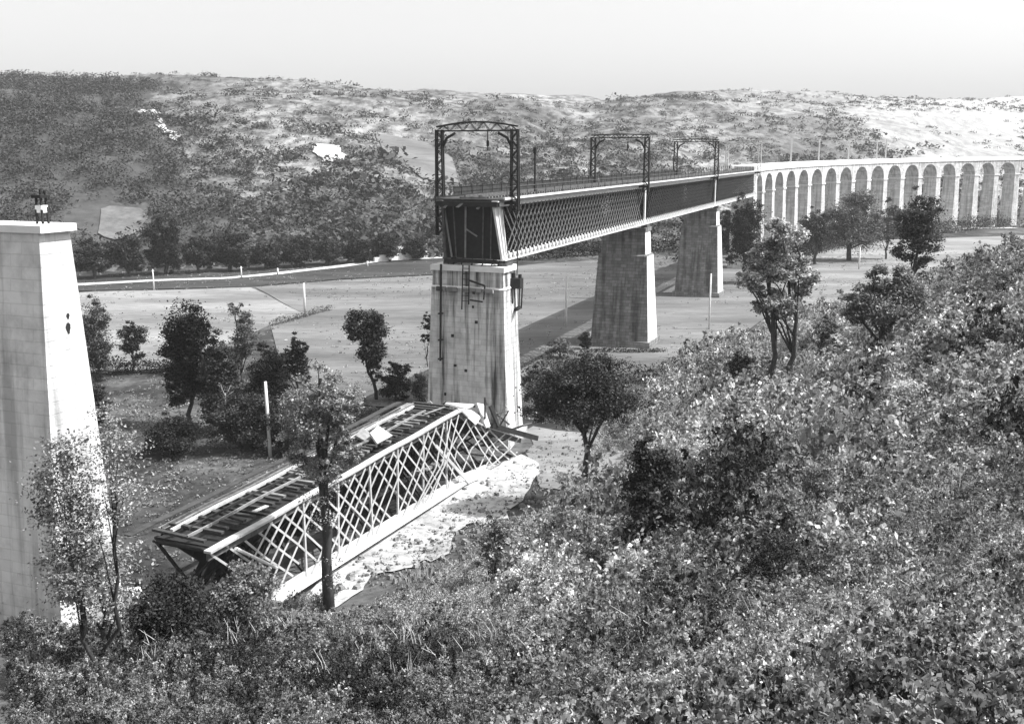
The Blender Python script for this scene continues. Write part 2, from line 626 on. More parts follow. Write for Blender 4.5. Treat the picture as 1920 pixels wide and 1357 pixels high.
def strip(name, px, w, mat, dz, label, z=FZ):
    pts = [hit(x, y, z)[:2] for x, y in px]
    L = []; R = []
    for i, p in enumerate(pts):
        d = pts[min(i + 1, len(pts) - 1)] - pts[max(i - 1, 0)]
        d = d / np.linalg.norm(d)
        nn = np.array([-d[1], d[0]]) * w / 2
        L.append(tuple(p + nn)); R.append(tuple(p - nn))
    return drape(name, L + R[::-1], mat, dz, label=label)
strip('road', [(-60, 541), (160, 534), (290, 527), (430, 522), (520, 514), (640, 500), (720, 489), (830, 484)], 3.4, M['road'], .2, 'narrow pale road along the foot of the hill')
strip('road', [(1440, 446), (1560, 437), (1680, 432), (1900, 428)], 5.0, M['road'], .2, 'pale track past the foot of the viaduct')
drape('dirt_ground', ragged(world_poly([(560, 1135), (612, 1080), (660, 1048), (770, 974), (860, 912), (912, 876), (970, 850), (1010, 870), (985, 930), (935, 985), (875, 985),
      (852, 1000), (845, 1040), (775, 1065), (700, 1080), (660, 1120), (560, 1165)]), .35, rg, 4), M['dirt'], .12, 1.2, label='bright bare dirt beside the fallen girder')
drape('dirt_ground', ragged(world_poly([(1000, 800), (1180, 815), (1200, 850), (1170, 905), (1090, 925), (1005, 905), (985, 850)]), .5, rg, 4), M['field_pale'], .09, 1.5,
      label='pale grass patch under the lone round tree')
drape('hill_meadow', world_poly([(703, 250), (760, 262), (800, 268), (850, 300), (860, 345), (790, 335), (748, 310), (716, 278)]), M['field_grey'], .4, 2, label='smooth pale slanting meadow high on the hill')
drape('hill_clearing', world_poly([(190, 394), (206, 389), (236, 391), (262, 393), (276, 404), (284, 416), (278, 430), (262, 446), (238, 449), (215, 452), (196, 447), (184, 440), (188, 418)]), M['clearing'], .45, 2, label='pale clearing low on the wooded hill')
drape('rock_outcrop', ragged(world_poly([(584, 272), (640, 276), (652, 300), (622, 306), (596, 294)]), .9, rg, 3), M['rock_field'], .5, 2, label='white bare rock patch on the hillside')
drape('rock_outcrop', ragged(world_poly([(262, 212), (286, 206), (300, 222), (330, 250), (332, 268), (306, 240)]), 1.8, rg, 5), M['rock_field'], .5, 2, label='white rock rim along the edge of the wood')
strip_pts = [(1600, 205), (1900, 215), (1900, 310), (1700, 310), (1650, 262)]

# ---------------------------------------------------------------- bridge frame
bdir = ray(1723, 287); bdir = np.array([bdir[0], 1, 0]); bdir /= np.linalg.norm(bdir)
ndir = np.array([bdir[1], -bdir[0], 0])      # towards the sunny right side
YAW = math.atan2(bdir[1], bdir[0])
DECK = -4.2
P0 = ray(937, 376) * (DECK / ray(937, 376)[2])   # near end of the right girder face, at deck level
HW = 2.75                                    # half the distance between the two girder faces
CEN = P0 - ndir * HW
def bpt(s, n=0, z=DECK):
    """station s along the bridge, n metres to the right of the centre line"""
    p = CEN + bdir * s + ndir * n
    return np.array([p[0], p[1], z])


def frame(name, s, z=0.0, n=0.0):
    """an Empty whose local x runs along the bridge and local y to its left"""
    p = bpt(s, n, z)
    return empty(name, tuple(p), YAW)


def frustum(mb, z0, z1, a0, b0, a1, b1, cx=0, cy=0):
    q = lambda a, b, z: [(cx - a, cy - b, z), (cx + a, cy - b, z), (cx + a, cy + b, z), (cx - a, cy + b, z)]
    return mb.hexa(q(a0, b0, z0), q(a1, b1, z1))


def pier(name, s, label, mat, half_w, half_l, top, batter, ledge, trim, lw=.28, nshift=0, sun_paint=None):
    root = frame(name, s, 0, nshift)
    tag(root, label, 'bridge pier', 'masonry piers of the railway bridge')
    base = float(terrain(*bpt(s)[:2])) - .6
    m = MB()
    h1 = top - ledge
    frustum(m, ledge, top - .5, half_l + batter * .5 * h1, half_w + batter * .6 * h1, half_l, half_w)
    m.build('upper_shaft', mat, root)
    m = MB()
    a, b = half_l + batter * .5 * h1 + lw, half_w + batter * .6 * h1 + lw
    hb = ledge - base
    frustum(m, base, ledge, a + batter * hb, b + batter * .8 * hb, a, b)
    m.build('shaft', mat, root)
    m = MB()
    frustum(m, ledge + .003, ledge + .22, a + .08, b + .08, a - .12, b - .12)
    m.build('ledge_course', trim, root)
    m = MB(); m.box((0, 0, top - .25), (2 * half_l + .34, 2 * half_w + .34, .5)); m.build('cap', trim, root)
    m = MB(); m.box((0, 0, base + .9), (2 * (a + batter * hb) + .6, 2 * (b + batter * .8 * hb) + .6, 1.4)); m.build('plinth', mat, root)
    if sun_paint:  # added pale slab: sunlight on the pier's side put into its colour
        for nm, z0, z1, a0, b0, a1, b1 in (('painted_sun_side', ledge, top - .5, half_l + batter * .5 * h1, half_w + batter * .6 * h1, half_l, half_w),
                                       ('painted_sun_side', base, ledge, a + batter * hb, b + batter * .8 * hb, a, b)):
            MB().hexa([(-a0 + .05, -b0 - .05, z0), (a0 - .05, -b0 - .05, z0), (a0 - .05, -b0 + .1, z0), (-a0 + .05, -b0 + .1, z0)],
                      [(-a1 + .05, -b1 - .05, z1), (a1 - .05, -b1 - .05, z1), (a1 - .05, -b1 + .1, z1), (-a1 + .05, -b1 + .1, z1)]).build(nm, sun_paint, root)
    for sy in (-1, 1):
        m = MB(); m.box((0, sy * HW + nshift, top + .16), (1.6, .9, .32)); m.box((0, sy * HW + nshift, top + .42), (.9, .7, .2)); m.build('bearing', M['iron_mid'], root)
    return root, base


BOT = DECK - 5.5
pierB, _ = pier('bridge_pier', 1.3, 'tall pale streaked pier with the broken girder end on top', M['stone_pale'], 3.55, 1.5, BOT - .52, .042, BOT - 2.6, M['stone_trim'], .06, -.42)
pierC, _ = pier('bridge_pier', 54.2, 'grey masonry pier in the middle with a bright sunlit edge', M['stone_grey'], 3.05, 1.5, BOT - .52, .070, BOT - 4.4, M['stone_grey'], sun_paint=M['stone_trim'])
pierD, _ = pier('bridge_pier', 108.8, 'farthest grey masonry pier beside the two-stemmed tree', M['stone_grey'], 3.0, 1.5, BOT - .52, .070, BOT - 3.9, M['stone_grey'], sun_paint=M['stone_trim'])


# details on the tall pier: pipe, stains of ironwork, a broken ladder and a hanging cradle
m = MB()
for k in range(5):
    y = [2.5, 1.4, -.2, -1.1, -2.3][k]
    frustum(m, BOT - 2.9, BOT - 2.5, .12, .5, .16, .45, -1.95, y)
m.build('corbel', M['stone_grey'], pierB)
m = MB(); m.tube([(-2.0, 2.45, BOT - .4), (-2.12, 2.45, BOT - 3), (-2.35, 2.5, BOT - 9.5)], [.11, .11, .10], 8)
for z in (-2.8, -5, -7.5, -9.3): m.box((-2.0 - (.35 * (-z) / 9.5), 2.47, BOT + z), (.5, .36, .12))
m.build('downpipe', M['iron_dark'], pierB, smooth=False)
# holes where the scaffolding stood
m = MB()
for (y, z) in ((-.9, -2.9), (-.85, -4.2), (-1.2, -5.6), (.9, -9.8), (-.2, -10.2), (1.9, -12.6), (-1.1, -13.5), (1.2, -7.0)):
    m = MB(); m.box((-1.72 - .05 * (-z) - .28, y, BOT + z), (.10, .16 + .12 * abs(math.sin(z * 3)), .18 + .1 * abs(math.cos(z * 5))))
    m.build('putlog_hole', M['iron_dark'], pierB)

lad = frame('broken_ladder', -.3, BOT - 1.0, -.35)
tag(lad, 'short dark iron ladder hanging down the face of the tall pier', 'ladder')
for y in (.32, -.32):
    MB().bar((-.35, y, .6), (-.62, y * 1.1, -3.0 + (y > 0) * -.5), .09, .09).build('side_rail', M['iron_dark'], lad)
for k in range(7):
    MB().bar((-.36 - .035 * k, .33, .3 - .5 * k), (-.36 - .035 * k, -.33, .3 - .5 * k), .05, .05).build('rung', M['iron_dark'], lad)
m = MB(); m.bar((-.42, -.4, -.8), (-.5, -1.9, -1.2), .12, .16); m.bar((-.42, -1.9, -1.2), (-.5, -1.8, -2.5), .1, .1); m.bar((-.42, -.4, -2.6), (-.5, -1.7, -2.7), .1, .12)
m.build('bent_bracket', M['iron_dark'], lad)

crd = frame('inspection_cradle', 2.0, 0, HW + .9)
tag(crd, 'dark iron cradle hanging beside the sunlit face of the tall pier', 'cradle')
m = MB(); m.box((0, 0, -11.9), (.9, .95, .95)); m.box((0, .35, -11.2), (.35, .3, .5)); m.box((0, -.3, -11.25), (.3, .25, .4)); m.build('box_frame', M['iron_dark'], crd)
for (x, y, b_) in ((-.38, -.4, -14.2), (.38, -.4, -14.3), (-.38, .4, -13.8), (.38, .4, -14.6)):
    MB().bar((x, y, -12.3), (x * .8, y * .8, b_), .11, .11).build('hanging_rod', M['iron_dark'], crd)
MB().bar((-.35, -.4, -14.1), (.45, .35, -14.5), .28, .28).build('cross_piece', M['iron_dark'], crd)
MB().tube([(0, 0, -11.2), (0, -.1, -7), (-.6, 0, -4.6)], [.05, .05, .05], 5).build('hanger_cable', M['iron_dark'], crd)


# ---------------------------------------------------------------- lattice girder spans still standing
def lattice_span(name, s0, s1, label, single, skew=0.0, spacing=1.12):
    root = frame(name, s0, DECK)
    tag(root, label, 'girder', 'lattice girder spans still standing')
    L = s1 - s0
    H = 5.5
    for side, nm in ((-1, 'right'), (1, 'left')):
        y = side * HW
        st = -1.2 if skew else 0.02
        m = MB()
        m.box(((L + st) / 2, y, -.07), (L - st, .62, .10))
        m.box(((L + st) / 2, y, -.34), (L - st, .10, .44))
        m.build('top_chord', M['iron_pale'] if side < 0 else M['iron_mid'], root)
        m = MB()
        bs = skew
        m.box(((L + bs) / 2, y, -H + .05), (L - bs, .86, .10))
        m.box(((L + bs) / 2, y, -H + .32), (L - bs, .10, .44))
        if side < 0:
            k = bs + .5
            while k < L - .3:
                m.hexa([(k - .07, y - .40, -H + .11), (k + .07, y - .40, -H + .11), (k + .07, y - .06, -H + .11), (k - .07, y - .06, -H + .11)],
                       [(k - .07, y - .12, -H + .78), (k + .07, y - .12, -H + .78), (k + .07, y - .06, -H + .78), (k - .07, y - .06, -H + .78)])
                k += 1.12
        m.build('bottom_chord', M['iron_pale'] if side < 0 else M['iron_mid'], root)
    # lattice webs: 45 degree flat bars, both ways
    h = 4.86
    def one(dir_, y, w=.17):
        m = MB()
        a = (0, y, -.5); b = (h * dir_, y, -.5 - h)
        m.bar(a, b, w, .035, up=(0, 1, 0))
        return m
    meshes = {}
    for side in (-1, 1):
        for d in (1, -1):
            off = .07 * d
            meshes[(side, d)] = one(d, side * HW + off, .17 if side < 0 else .62).mesh('lattice_bar', M['iron_lattice'] if side < 0 else M['iron_dark'])  # left bars widened and darkened: shade inside the girder put into shape and colour
    big = MB()
    for side in (-1, 1):
        for d in (1, -1):
            k = (0.6 if d > 0 else h + .6)
            while (k + h < L - .1) if d > 0 else (k < L - .1):
                if single:
                    link('lattice_bar', meshes[(side, d)], root, (k, 0, 0))
                else:
                    y = side * HW + .07 * d
                    big.bar((k, y, -.5), (k + h * d, y, -.5 - h), .17 if side < 0 else .62, .035, up=(0, 1, 0))
                k += spacing
    if not single:
        o = big.build('lattice_web', M['lattice_far'], root); o['kind'] = 'stuff'
    # floor, cross frames, track
    m = MB(); m.box((L / 2 - .4, 0, .05), (L + .9, 2 * HW + 1.5, .14)); m.build('deck', M['timber_dark'], root)
    m = MB()
    k = 1.2
    while k < L:
        m.bar((k, -HW + .1, -.5), (k, HW - .1, -H + .4), .2, .12); m.bar((k, HW - .1, -.5), (k, -HW + .1, -H + .4), .2, .12)
        m.box((k, 0, -.35), (.3, 2 * HW - .2, .6)); m.box((k, 0, -H + .3), (.26, 2 * HW - .2, .3))
        k += 2.24
    m.build('cross_frame', M['iron_dark'], root)
    for y in (-.72, .72):
        m = MB(); m.box((L / 2, y, .36), (L, .075, .15)); m.build('rail', M['iron_mid'], root)
    m = MB(); k = .3
    while k < L: m.box((k, 0, .2), (.26, 2.6, .15)); k += .75
    o = m.build('sleeper', M['timber'], root); o['kind'] = 'stuff'
    for side in (-1, 1):
        m = MB(); y = side * (HW + .68)
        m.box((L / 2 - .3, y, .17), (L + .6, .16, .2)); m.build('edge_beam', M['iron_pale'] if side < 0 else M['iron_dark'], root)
        m = MB(); k = .1
        while k < L:
            m.box((k, y, .75), (.07, .07, 1.0)); k += 2.6
        m.bar((0, y, 1.22), (L, y, 1.22), .05, .05); m.bar((0, y, .78), (L, y, .78), .04, .04)
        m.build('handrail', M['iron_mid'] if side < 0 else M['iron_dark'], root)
    return root, H, L


sp1, H, L = lattice_span('girder_span', 0, 53, 'nearest standing lattice girder span with a torn open end', True, skew=.3)
sp2, _, _ = lattice_span('girder_span', 53, 106, 'middle standing lattice girder span between the two grey piers', False)
sp3, _, _ = lattice_span('girder_span', 106, 158.6, 'last lattice girder span reaching the arched viaduct', False)
# end of the nearest span: slanting end posts and a dark end frame
for side in (-1, 1):
    m = MB(); y = side * (HW + .075); yt = side * (HW - .30)
    m.hexa([(.15, y - .06, -H + .1), (1.35, y - .06, -H + .1), (1.35, y + .06, -H + .1), (.15, y + .06, -H + .1)],
           [(-1.1, yt - .06, -.14), (.85, yt - .06, -.14), (.85, yt + .06, -.14), (-1.1, yt + .06, -.14)])
    for (x0, x1) in ((-1.05, .2), (-.1, .75), (.8, 1.3)):
        m.bar((x0, yt + side * .1, -.15), (x1, y + side * .1, -H + .12), .14, .12)
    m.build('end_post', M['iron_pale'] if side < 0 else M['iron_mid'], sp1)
m = MB(); m.box((L / 2 + 1.5, HW + .9, .62), (L - 5, .08, .85)); m.build('side_boards', M['timber_dark'], sp1)
m = MB(); m.box((26.5, HW + .9, .62), (53, .08, .85)); m.build('side_boards', M['timber_dark'], sp2)
m = MB()
m.hexa([(.45, -HW, -H + .1), (.6, -HW, -H + .1), (.6, HW, -H + .1), (.45, HW, -H + .1)], [(-.4, -HW + .3, -.2), (-.3, -HW + .3, -.2), (-.3, HW - .3, -.2), (-.4, HW - .3, -.2)])
m.box((-.9, 0, -.32), (.7, 2 * HW + .4, .46))
m.build('end_plate', M['iron_dark'], sp1)
for (y0, y1, w, mt) in ((.35, .85, .16, 'iron_wreck_dim'), (-1.4, -.9, .12, 'iron_mid'), (2.55, 2.2, .14, 'iron_wreck_dim'), (-2.2, -1.7, .1, 'iron_mid'), (1.6, 1.75, .1, 'iron_mid')):
    MB().bar((-.62, y0, -.4), (.30, y1, -H + .2), w, w).build('stiffener', M[mt], sp1)
MB().bar((-.15, .6, -2.6), (.0, -.5, -3.3), .14, .12).build('bent_strut', M['iron_wreck_dim'], sp1)
m = MB()
for (y, z, l_) in ((1.9, -.2, 1.1), (.4, -.1, 1.5), (-1.3, -.25, .9)):
    m.bar((-.7, y, z), (-.7 - l_, y + .1, z - .5), .3, .06)
m.build('torn_plate', M['iron_dark'], sp1)
m = MB()
for (y, l_) in ((2.6, 2.8), (1.2, 1.5), (.2, 2.1), (-1.0, .8), (2.0, 1.2), (-1.9, 1.0)):
    m.bar((.6, y, -H + .1), (.2, y + .15, -H - l_ * .65), .10, .06)
m.box((.55, .3, -H - .15), (.5, 2 * HW, .35))
m.build('torn_flange', M['iron_dark'], sp1)
# stiffener posts over the piers
MB().box((52.7, -HW - .18, -2.75), (.55, .2, 5.2)).build('pier_post', M['iron_pale'], sp1)
MB().box((52.7, -HW - .18, -2.75), (.6, .2, 5.2)).build('pier_post', M['iron_pale'], sp2)


# ---------------------------------------------------------------- overhead-line portals on the bridge
def portal(s, label, mat, hh=6.3, wires=True, half=3.75, hanger=True, rise=.42):
    root = frame('catenary_portal', s, DECK)
    tag(root, label, 'portal', 'overhead line portals on the bridge')
    for side in (-1, 1):
        m = MB()
        y = side * half
        lo = -3.4 if side > 0 else -1.0
        for dx, dy in ((-.16, -.36), (-.16, .36), (.16, -.36), (.16, .36)):
            m.bar((dx, y + dy * 1.05, lo), (dx, y + dy * .8, hh), .15, .15)
        z = lo; k = 1
        while z < hh - .5:
            for dx in (-.16, .16): m.bar((dx, y + .34 * k, z), (dx, y - .34 * k, z + .8), .08, .07)
            m.box((0, y, z), (.34, .7, .06))
            z += .8; k = -k
        m.build('leg', mat, root)
        m = MB()
        m.bar((0, y - side * .35, hh - 1.5), (0, y - side * .75, hh - .75), .2, .2)
        m.bar((0, y - side * .75, hh - .75), (0, y - side * 1.6, hh - .32), .2, .2)
        m.build('corner_bracket', mat, root)
        MB().box((0, y - side * .5, -.25), (.5, 1.4, .3)).build('foot_bracket', M['iron_dark'], root)
    m = MB()
    N = 12
    za = lambda t: hh + .25 + rise * math.sin(math.pi * t)
    for i in range(N):
        t0, t1 = i / N, (i + 1) / N
        y0, y1 = half + .25 - t0 * (2 * half + .5), half + .25 - t1 * (2 * half + .5)
        for dx in (-.14, .14):
            m.bar((dx, y0, za(t0)), (dx, y1, za(t1)), .11, .14)
            m.bar((dx, y0, hh - .12), (dx, y1, hh - .12 + 0), .11, .13)
            if i % 2: m.bar((dx, y0, za(t0)), (dx, y1, hh - .12), .045, .045)
            else: m.bar((dx, y0, hh - .12), (dx, y1, za(t1)), .045, .045)
    m.build('crossbeam', mat, root)
    if hanger:
        m = MB(); m.bar((0, -1.1, hh), (0, -1.1, hh - 1.9), .08, .08); m.tube([(0, -1.1, hh - 1.0), (0, -1.1, hh - 1.5)], [.13, .13], 8)
        m.bar((0, -1.1, hh - 1.7), (0, .1, hh - 1.5), .05, .05)
        m.build('insulator_hanger', mat, root)
    return root


portal(1.2, 'large dark lattice portal at the broken girder end', M['iron_dark'])
portal(49.9, 'second dark lattice portal, above the nearer of the two grey piers', M['iron_dark'], rise=.12)
portal(101.5, 'third dark lattice portal, above the farther of the two grey piers', M['iron_dark'], hanger=False, rise=.12)
portal(156.0, 'pale far portal where the girders meet the arched viaduct', M['iron_pale'], hanger=False, rise=.1)
m = frame('signal_post', 14.5, DECK, .8)
tag(m, 'thin dark post on the deck seen through the large portal', 'post')
MB().bar((0, 0, .1), (0, 0, 4.2), .16, .16).build('shaft', M['iron_dark'], m)
MB().box((0, 0, 4.45), (.35, .3, .6)).build('lamp_box', M['iron_dark'], m)

# ---------------------------------------------------------------- near abutment tower, left edge
ab = frame('bridge_abutment', -54.2, 0, 2.27)
tag(ab, 'slim tall white masonry end pier at the left edge', 'abutment')
AW = 3.1
base = float(terrain(*bpt(-56)[:2])) - 3
m = MB(); frustum(m, base, -3.12, 2.0, AW + .32, .8, AW); m.build('tower', M['stone_white'], ab)
m = MB(); m.box((0, 0, -2.97), (1.9, 2 * AW + .5, .3)); m.build('cornice', M['stone_trim'], ab)
for (x, z, w, h_) in ((.25, -6.6, .16, .26), (.2, -7.1, .24, .5), (.55, -12.0, .34, .16), (.5, -15.2, .14, .14), (.9, -15.0, .13, .13), (.48, -15.7, .16, .14)):
    y = -(AW + .32 * (-3.12 - z) / (-3.12 - base)) - .02
    mh = MB(); mh.add([(x + w / 2 * math.cos(t) * (1 + .3 * math.sin(3 * t)), y, z + h_ / 2 * math.sin(t)) for t in np.linspace(0, 5.8, 9)] +
                      [(x + w / 2 * math.cos(t) * .8, y + .12, z + h_ / 2 * math.sin(t) * .8) for t in np.linspace(0, 5.8, 9)],
                      [tuple(range(9))] + [(k, (k + 1) % 9, 9 + (k + 1) % 9, 9 + k) for k in range(9)])
    mh.build('shell_hole', M['iron_dark'], ab)
mt = frame('broken_mast', -54.1, -2.82, AW + 1.6)
tag(mt, 'stump of a dark iron mast on top of the white tower', 'mast')
m = MB()
for dx, dy in ((-.15, -.15), (.15, -.15), (-.15, .15), (.15, .15)): m.bar((dx, dy, 0), (dx * .8, dy * .8, 1.15 + .2 * (dx > 0)), .07, .07)
m.build('leg', M['iron_dark'], mt)
MB().box((0, 0, 1.1), (.5, .5, .12)).build('head_plate', M['iron_dark'], mt)
MB().box((0, 0, .6), (.34, .34, .3)).build('clamp', M['iron_pale'], mt)


# ---------------------------------------------------------------- the fallen span
fa = ray(545, 948) * 58.6
fb = ray(862, 769) * 79.8
FD = (fb - fa); FD /= np.linalg.norm(FD)
FN = np.cross(FD, [0, 0, 1]); FN /= np.linalg.norm(FN)     # to the right
fS0 = -7.6                                                # left visible end
LEN = float(np.linalg.norm(fb - fa))
END = LEN + 10.6
WID = 4.6
rf = np.random.default_rng(5)


def fpos(s, w, hfrac):
    """s along, w metres left of the right face, hfrac 0 top .. 1 bottom"""
    p = fa + FD * s - FN * w
    bz = -26.25 - .012 * (s) - .02 * max(0, -s)
    tz = p[2]
    if s > LEN:
        t = (s - LEN) / (END - LEN)
        tz = tz - 5.2 * t ** .8
        bz = bz - .5 * t
        p = p + FN * (.9 * t * (1 - w / WID))
    tz += .035 * math.sin(s * .7 + w)
    z = tz + (bz - tz) * hfrac
    if hfrac > 0 and s < LEN:
        p = p + FN * (.10 * math.sin(s * .45) * math.sin(math.pi * hfrac))
    return (p[0], p[1], z)


fall = empty('fallen_girder', tuple(fpos(LEN / 2, WID / 2, 1)))
tag(fall, 'collapsed lattice girder span lying on the ground below the tall pier', 'girder')
forg = Vector(fpos(LEN / 2, WID / 2, 1))


def fbuild(mb, name, mat, smooth=False):
    mb.v = [(x - forg.x, y - forg.y, z - forg.z) for x, y, z in mb.v]
    return mb.build(name, M[mat], fall, smooth=smooth)


def run(w, hf, width, height, s0, s1, step=2.0, dz=0.0):
    m = MB()
    ss = np.arange(s0, s1 + 1e-6, step)
    if s1 - ss[-1] > .2: ss = np.append(ss, s1)
    if s0 < LEN < s1: ss = np.unique(np.append(ss, LEN))
    for a, b in zip(ss[:-1], ss[1:]):
        p, q = Vector(fpos(a, w, hf)), Vector(fpos(b, w, hf))
        p.z += dz; q.z += dz
        m.bar(p, q + (q - p).normalized() * .02, width, height)
    return m


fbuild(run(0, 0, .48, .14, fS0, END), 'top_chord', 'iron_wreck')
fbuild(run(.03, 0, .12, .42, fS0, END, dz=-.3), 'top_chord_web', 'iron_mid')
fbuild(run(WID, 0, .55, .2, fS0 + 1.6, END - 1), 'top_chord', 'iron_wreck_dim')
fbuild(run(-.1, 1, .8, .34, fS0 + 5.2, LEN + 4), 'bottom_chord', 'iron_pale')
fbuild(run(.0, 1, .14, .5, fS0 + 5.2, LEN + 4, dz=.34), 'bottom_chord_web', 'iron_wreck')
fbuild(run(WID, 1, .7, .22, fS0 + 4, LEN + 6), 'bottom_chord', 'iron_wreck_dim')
SP = 1.3
hgt = 5.3
for side, w in ((0, -.08), (1, WID + .05)):
    for d in (1, -1):
        k = fS0 + side * 1.6 - (0 if d > 0 else -hgt) + rf.uniform(0, .3)
        while (k + hgt < END if d > 0 else k < END):
            if side == 0 and rf.random() < (.06 if k < LEN - 4 else .25): k += SP; continue
            ww = w + .06 * d
            t1 = 1.0
            if k < fS0 + 7 and rf.random() < .6: t1 = rf.uniform(.5, .9)
            bwd = .135 if side == 0 else .62  # far bars made wide and dark to paint in the wreck's inner shade
            m = MB(); pr = None
            js = rf.normal() * (.10 if k < LEN - 4 else .45)
            bow = rf.normal() * (.12 if k < LEN - 4 else .3)
            for t in (0, .5 * t1, t1):
                q = fpos(k + d * hgt * t + js * t, ww - bow * math.sin(math.pi * t), .04 + .93 * t)
                if pr is not None: m.bar(pr, q, bwd, .04, up=tuple(FN))
                pr = q
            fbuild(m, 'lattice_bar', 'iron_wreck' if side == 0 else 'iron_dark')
            k += SP
for s in np.arange(fS0 + 1, LEN, 3.9):                     # upright stiffeners, slightly out of line
    if s < fS0 + 5: continue
    m = MB(); m.bar(fpos(s, -.05, .03), fpos(s + rf.normal() * .25, -.05, .97), .16, .12, up=tuple(FN)); fbuild(m, 'stiffener', 'iron_wreck')
for s in np.arange(fS0 + 1, END - 1, 2.6):
    m = MB()
    m.bar(fpos(s, .1, .06), fpos(s, WID - .1, .06), .26, .4)
    m.bar(fpos(s, .1, .08), fpos(s, WID - .1, .92), .16, .14); m.bar(fpos(s, .1, .92), fpos(s, WID - .1, .08), .16, .14)
    fbuild(m, 'cross_frame', 'iron_dark')
for w, mtn, wd in ((1.85, 'iron_wreck_dim', .10), (3.35, 'iron_wreck', .20), (3.7, 'timber', .12), (2.6, 'iron_dark', .12), (4.1, 'iron_mid', .1)):
    fbuild(run(w, 0, wd, .16, fS0 + rf.uniform(.2, 1.2) + w * .2, LEN + rf.uniform(-3, 5), dz=.42), 'rail', mtn)
k = fS0 + .6
while k < LEN + 1:                                         # dark panels added under the sleepers to shade the girder's inside
    m = MB(); m.hexa([fpos(k, .3, .06), fpos(k + 1.95, .3, .06), fpos(k + 1.95, WID - .2, .06), fpos(k, WID - .2, .06)], [fpos(k, .3, .04), fpos(k + 1.95, .3, .04), fpos(k + 1.95, WID - .2, .04), fpos(k, WID - .2, .04)])
    fbuild(m, 'shade_panel', 'iron_dark'); k += 2.0
k = fS0
while k < LEN + 2:                                         # sleepers and deck planks, many shaken loose
    if rf.random() < .88:
        m = MB(); a = Vector(fpos(k, .7 + rf.normal() * .15, 0)); b = Vector(fpos(k + rf.normal() * .22, WID - .7 + rf.normal() * .3, 0))
        a.z += .25 + rf.uniform(0, .05); b.z += .25 + rf.uniform(-.05, .18)
        m.bar(a, b, .26, .14); fbuild(m, 'sleeper', 'timber_dark' if rf.random() < .75 else 'timber')
    k += .68
for i in range(8):                                        # loose planks along the deck
    s = rf.uniform(fS0 + 1, LEN + 1); w = rf.uniform(.4, WID + .9)
    m = MB(); a = Vector(fpos(s, w, 0)); b = Vector(fpos(s + rf.uniform(1.2, 3.2), w + rf.normal() * .1, 0))
    a.z += .42 + rf.uniform(0, .15); b.z += .42 + rf.uniform(0, .2)
    m.bar(a, b, rf.uniform(.14, .3), .06); fbuild(m, 'deck_plank', ['timber', 'timber_dark', 'iron_wreck', 'timber'][rf.integers(0, 4)])
m = run(WID + 1.0, 0, .5, .08, fS0, LEN, dz=.1); fbuild(m, 'side_walkway', 'timber_dark')
# twisted plates and rods by the pier
def plate(pts, mat, th=.08):
    pts = [Vector(p) for p in pts]
    nrm = (pts[1] - pts[0]).cross(pts[2] - pts[0]).normalized() * th
    m = MB()
    m.hexa([p - nrm for p in pts], [p + nrm for p in pts])
    return fbuild(m, 'twisted_plate', mat)
def off(p, dx=0, dy=0, dz=0): return (p[0] + dx, p[1] + dy, p[2] + dz)
a = fpos(LEN - .2, 0, 0)
plate([off(fpos(LEN - .2, 0, 0), 0, 0, .15), off(fpos(LEN + 1.6, -.2, 0), 0, 0, .75), off(fpos(LEN + 3.2, -.1, 0), 0, 0, .7), off(fpos(LEN + 1.9, -.3, 0), 0, 0, -.3)], 'iron_pale')
plate([off(fpos(LEN + 1.5, .3, 0), 0, 0, .8), off(fpos(LEN + 1.0, 1.9, 0), 0, 0, .9), off(fpos(LEN + 1.6, 2.1, 0), 0, 0, 1.1), off(fpos(LEN + 2.7, .2, 0), 0, 0, 1.5)], 'iron_pale')
plate([off(fpos(LEN + 2.6, .0, 0), 0, 0, 1.7), off(fpos(LEN + 3.6, -.3, 0), 0, 0, -.2), off(fpos(LEN + 4.3, -.3, 0), 0, 0, .1), off(fpos(LEN + 3.9, .1, 0), 0, 0, 1.9)], 'iron_pale')
plate([off(fpos(LEN + 4.2, -.3, 0), 0, 0, 1.8), off(fpos(LEN + 5.0, -.6, 0), 0, 0, .2), off(fpos(LEN + 5.5, -.5, 0), 0, 0, .3), off(fpos(LEN + 5.0, -.2, 0), 0, 0, 2.1)], 'iron_dark')
plate([off(fpos(LEN + 6.2, .3, 0), 0, 0, 1.6), off(fpos(LEN + 7.8, -.3, 0), 0, 0, .8), off(fpos(LEN + 8.2, .2, 0), 0, 0, 1.1), off(fpos(LEN + 6.6, .8, 0), 0, 0, 2.0)], 'iron_mid')
sm = 11.5
plate([off(fpos(sm, .8, 0), 0, 0, .4), off(fpos(sm + 2.0, .7, 0), 0, 0, .5), off(fpos(sm + 1.8, 1.8, 0), 0, 0, 1.2), off(fpos(sm + .5, 1.7, 0), 0, 0, 1.0)], 'iron_wreck')
plate([off(fpos(sm + .3, 1.9, 0), 0, 0, .4), off(fpos(sm + 1.6, 2.2, 0), 0, 0, .5), off(fpos(sm + 1.5, 2.9, 0), 0, 0, 1.0), off(fpos(sm + .2, 2.8, 0), 0, 0, .8)], 'iron_wreck_dim')
for i in range(16):
    s = LEN + rf.uniform(1.5, 9.5); w = rf.uniform(-.5, WID)
    a = Vector(fpos(s, w, 0)); a.z += rf.uniform(-.2, .6)
    b = a + Vector((rf.normal() * .8, rf.normal() * .8, rf.uniform(.4, 2.2)))
    c = b + Vector((rf.normal() * .6, rf.normal() * .6, rf.uniform(-.8, .4)))
    m = MB(); r_ = rf.uniform(.05, .10); m.tube([a, b, c], [r_, r_, r_], 5); fbuild(m, 'bent_rod', ['iron_dark', 'iron_wreck', 'iron_mid'][i % 3])
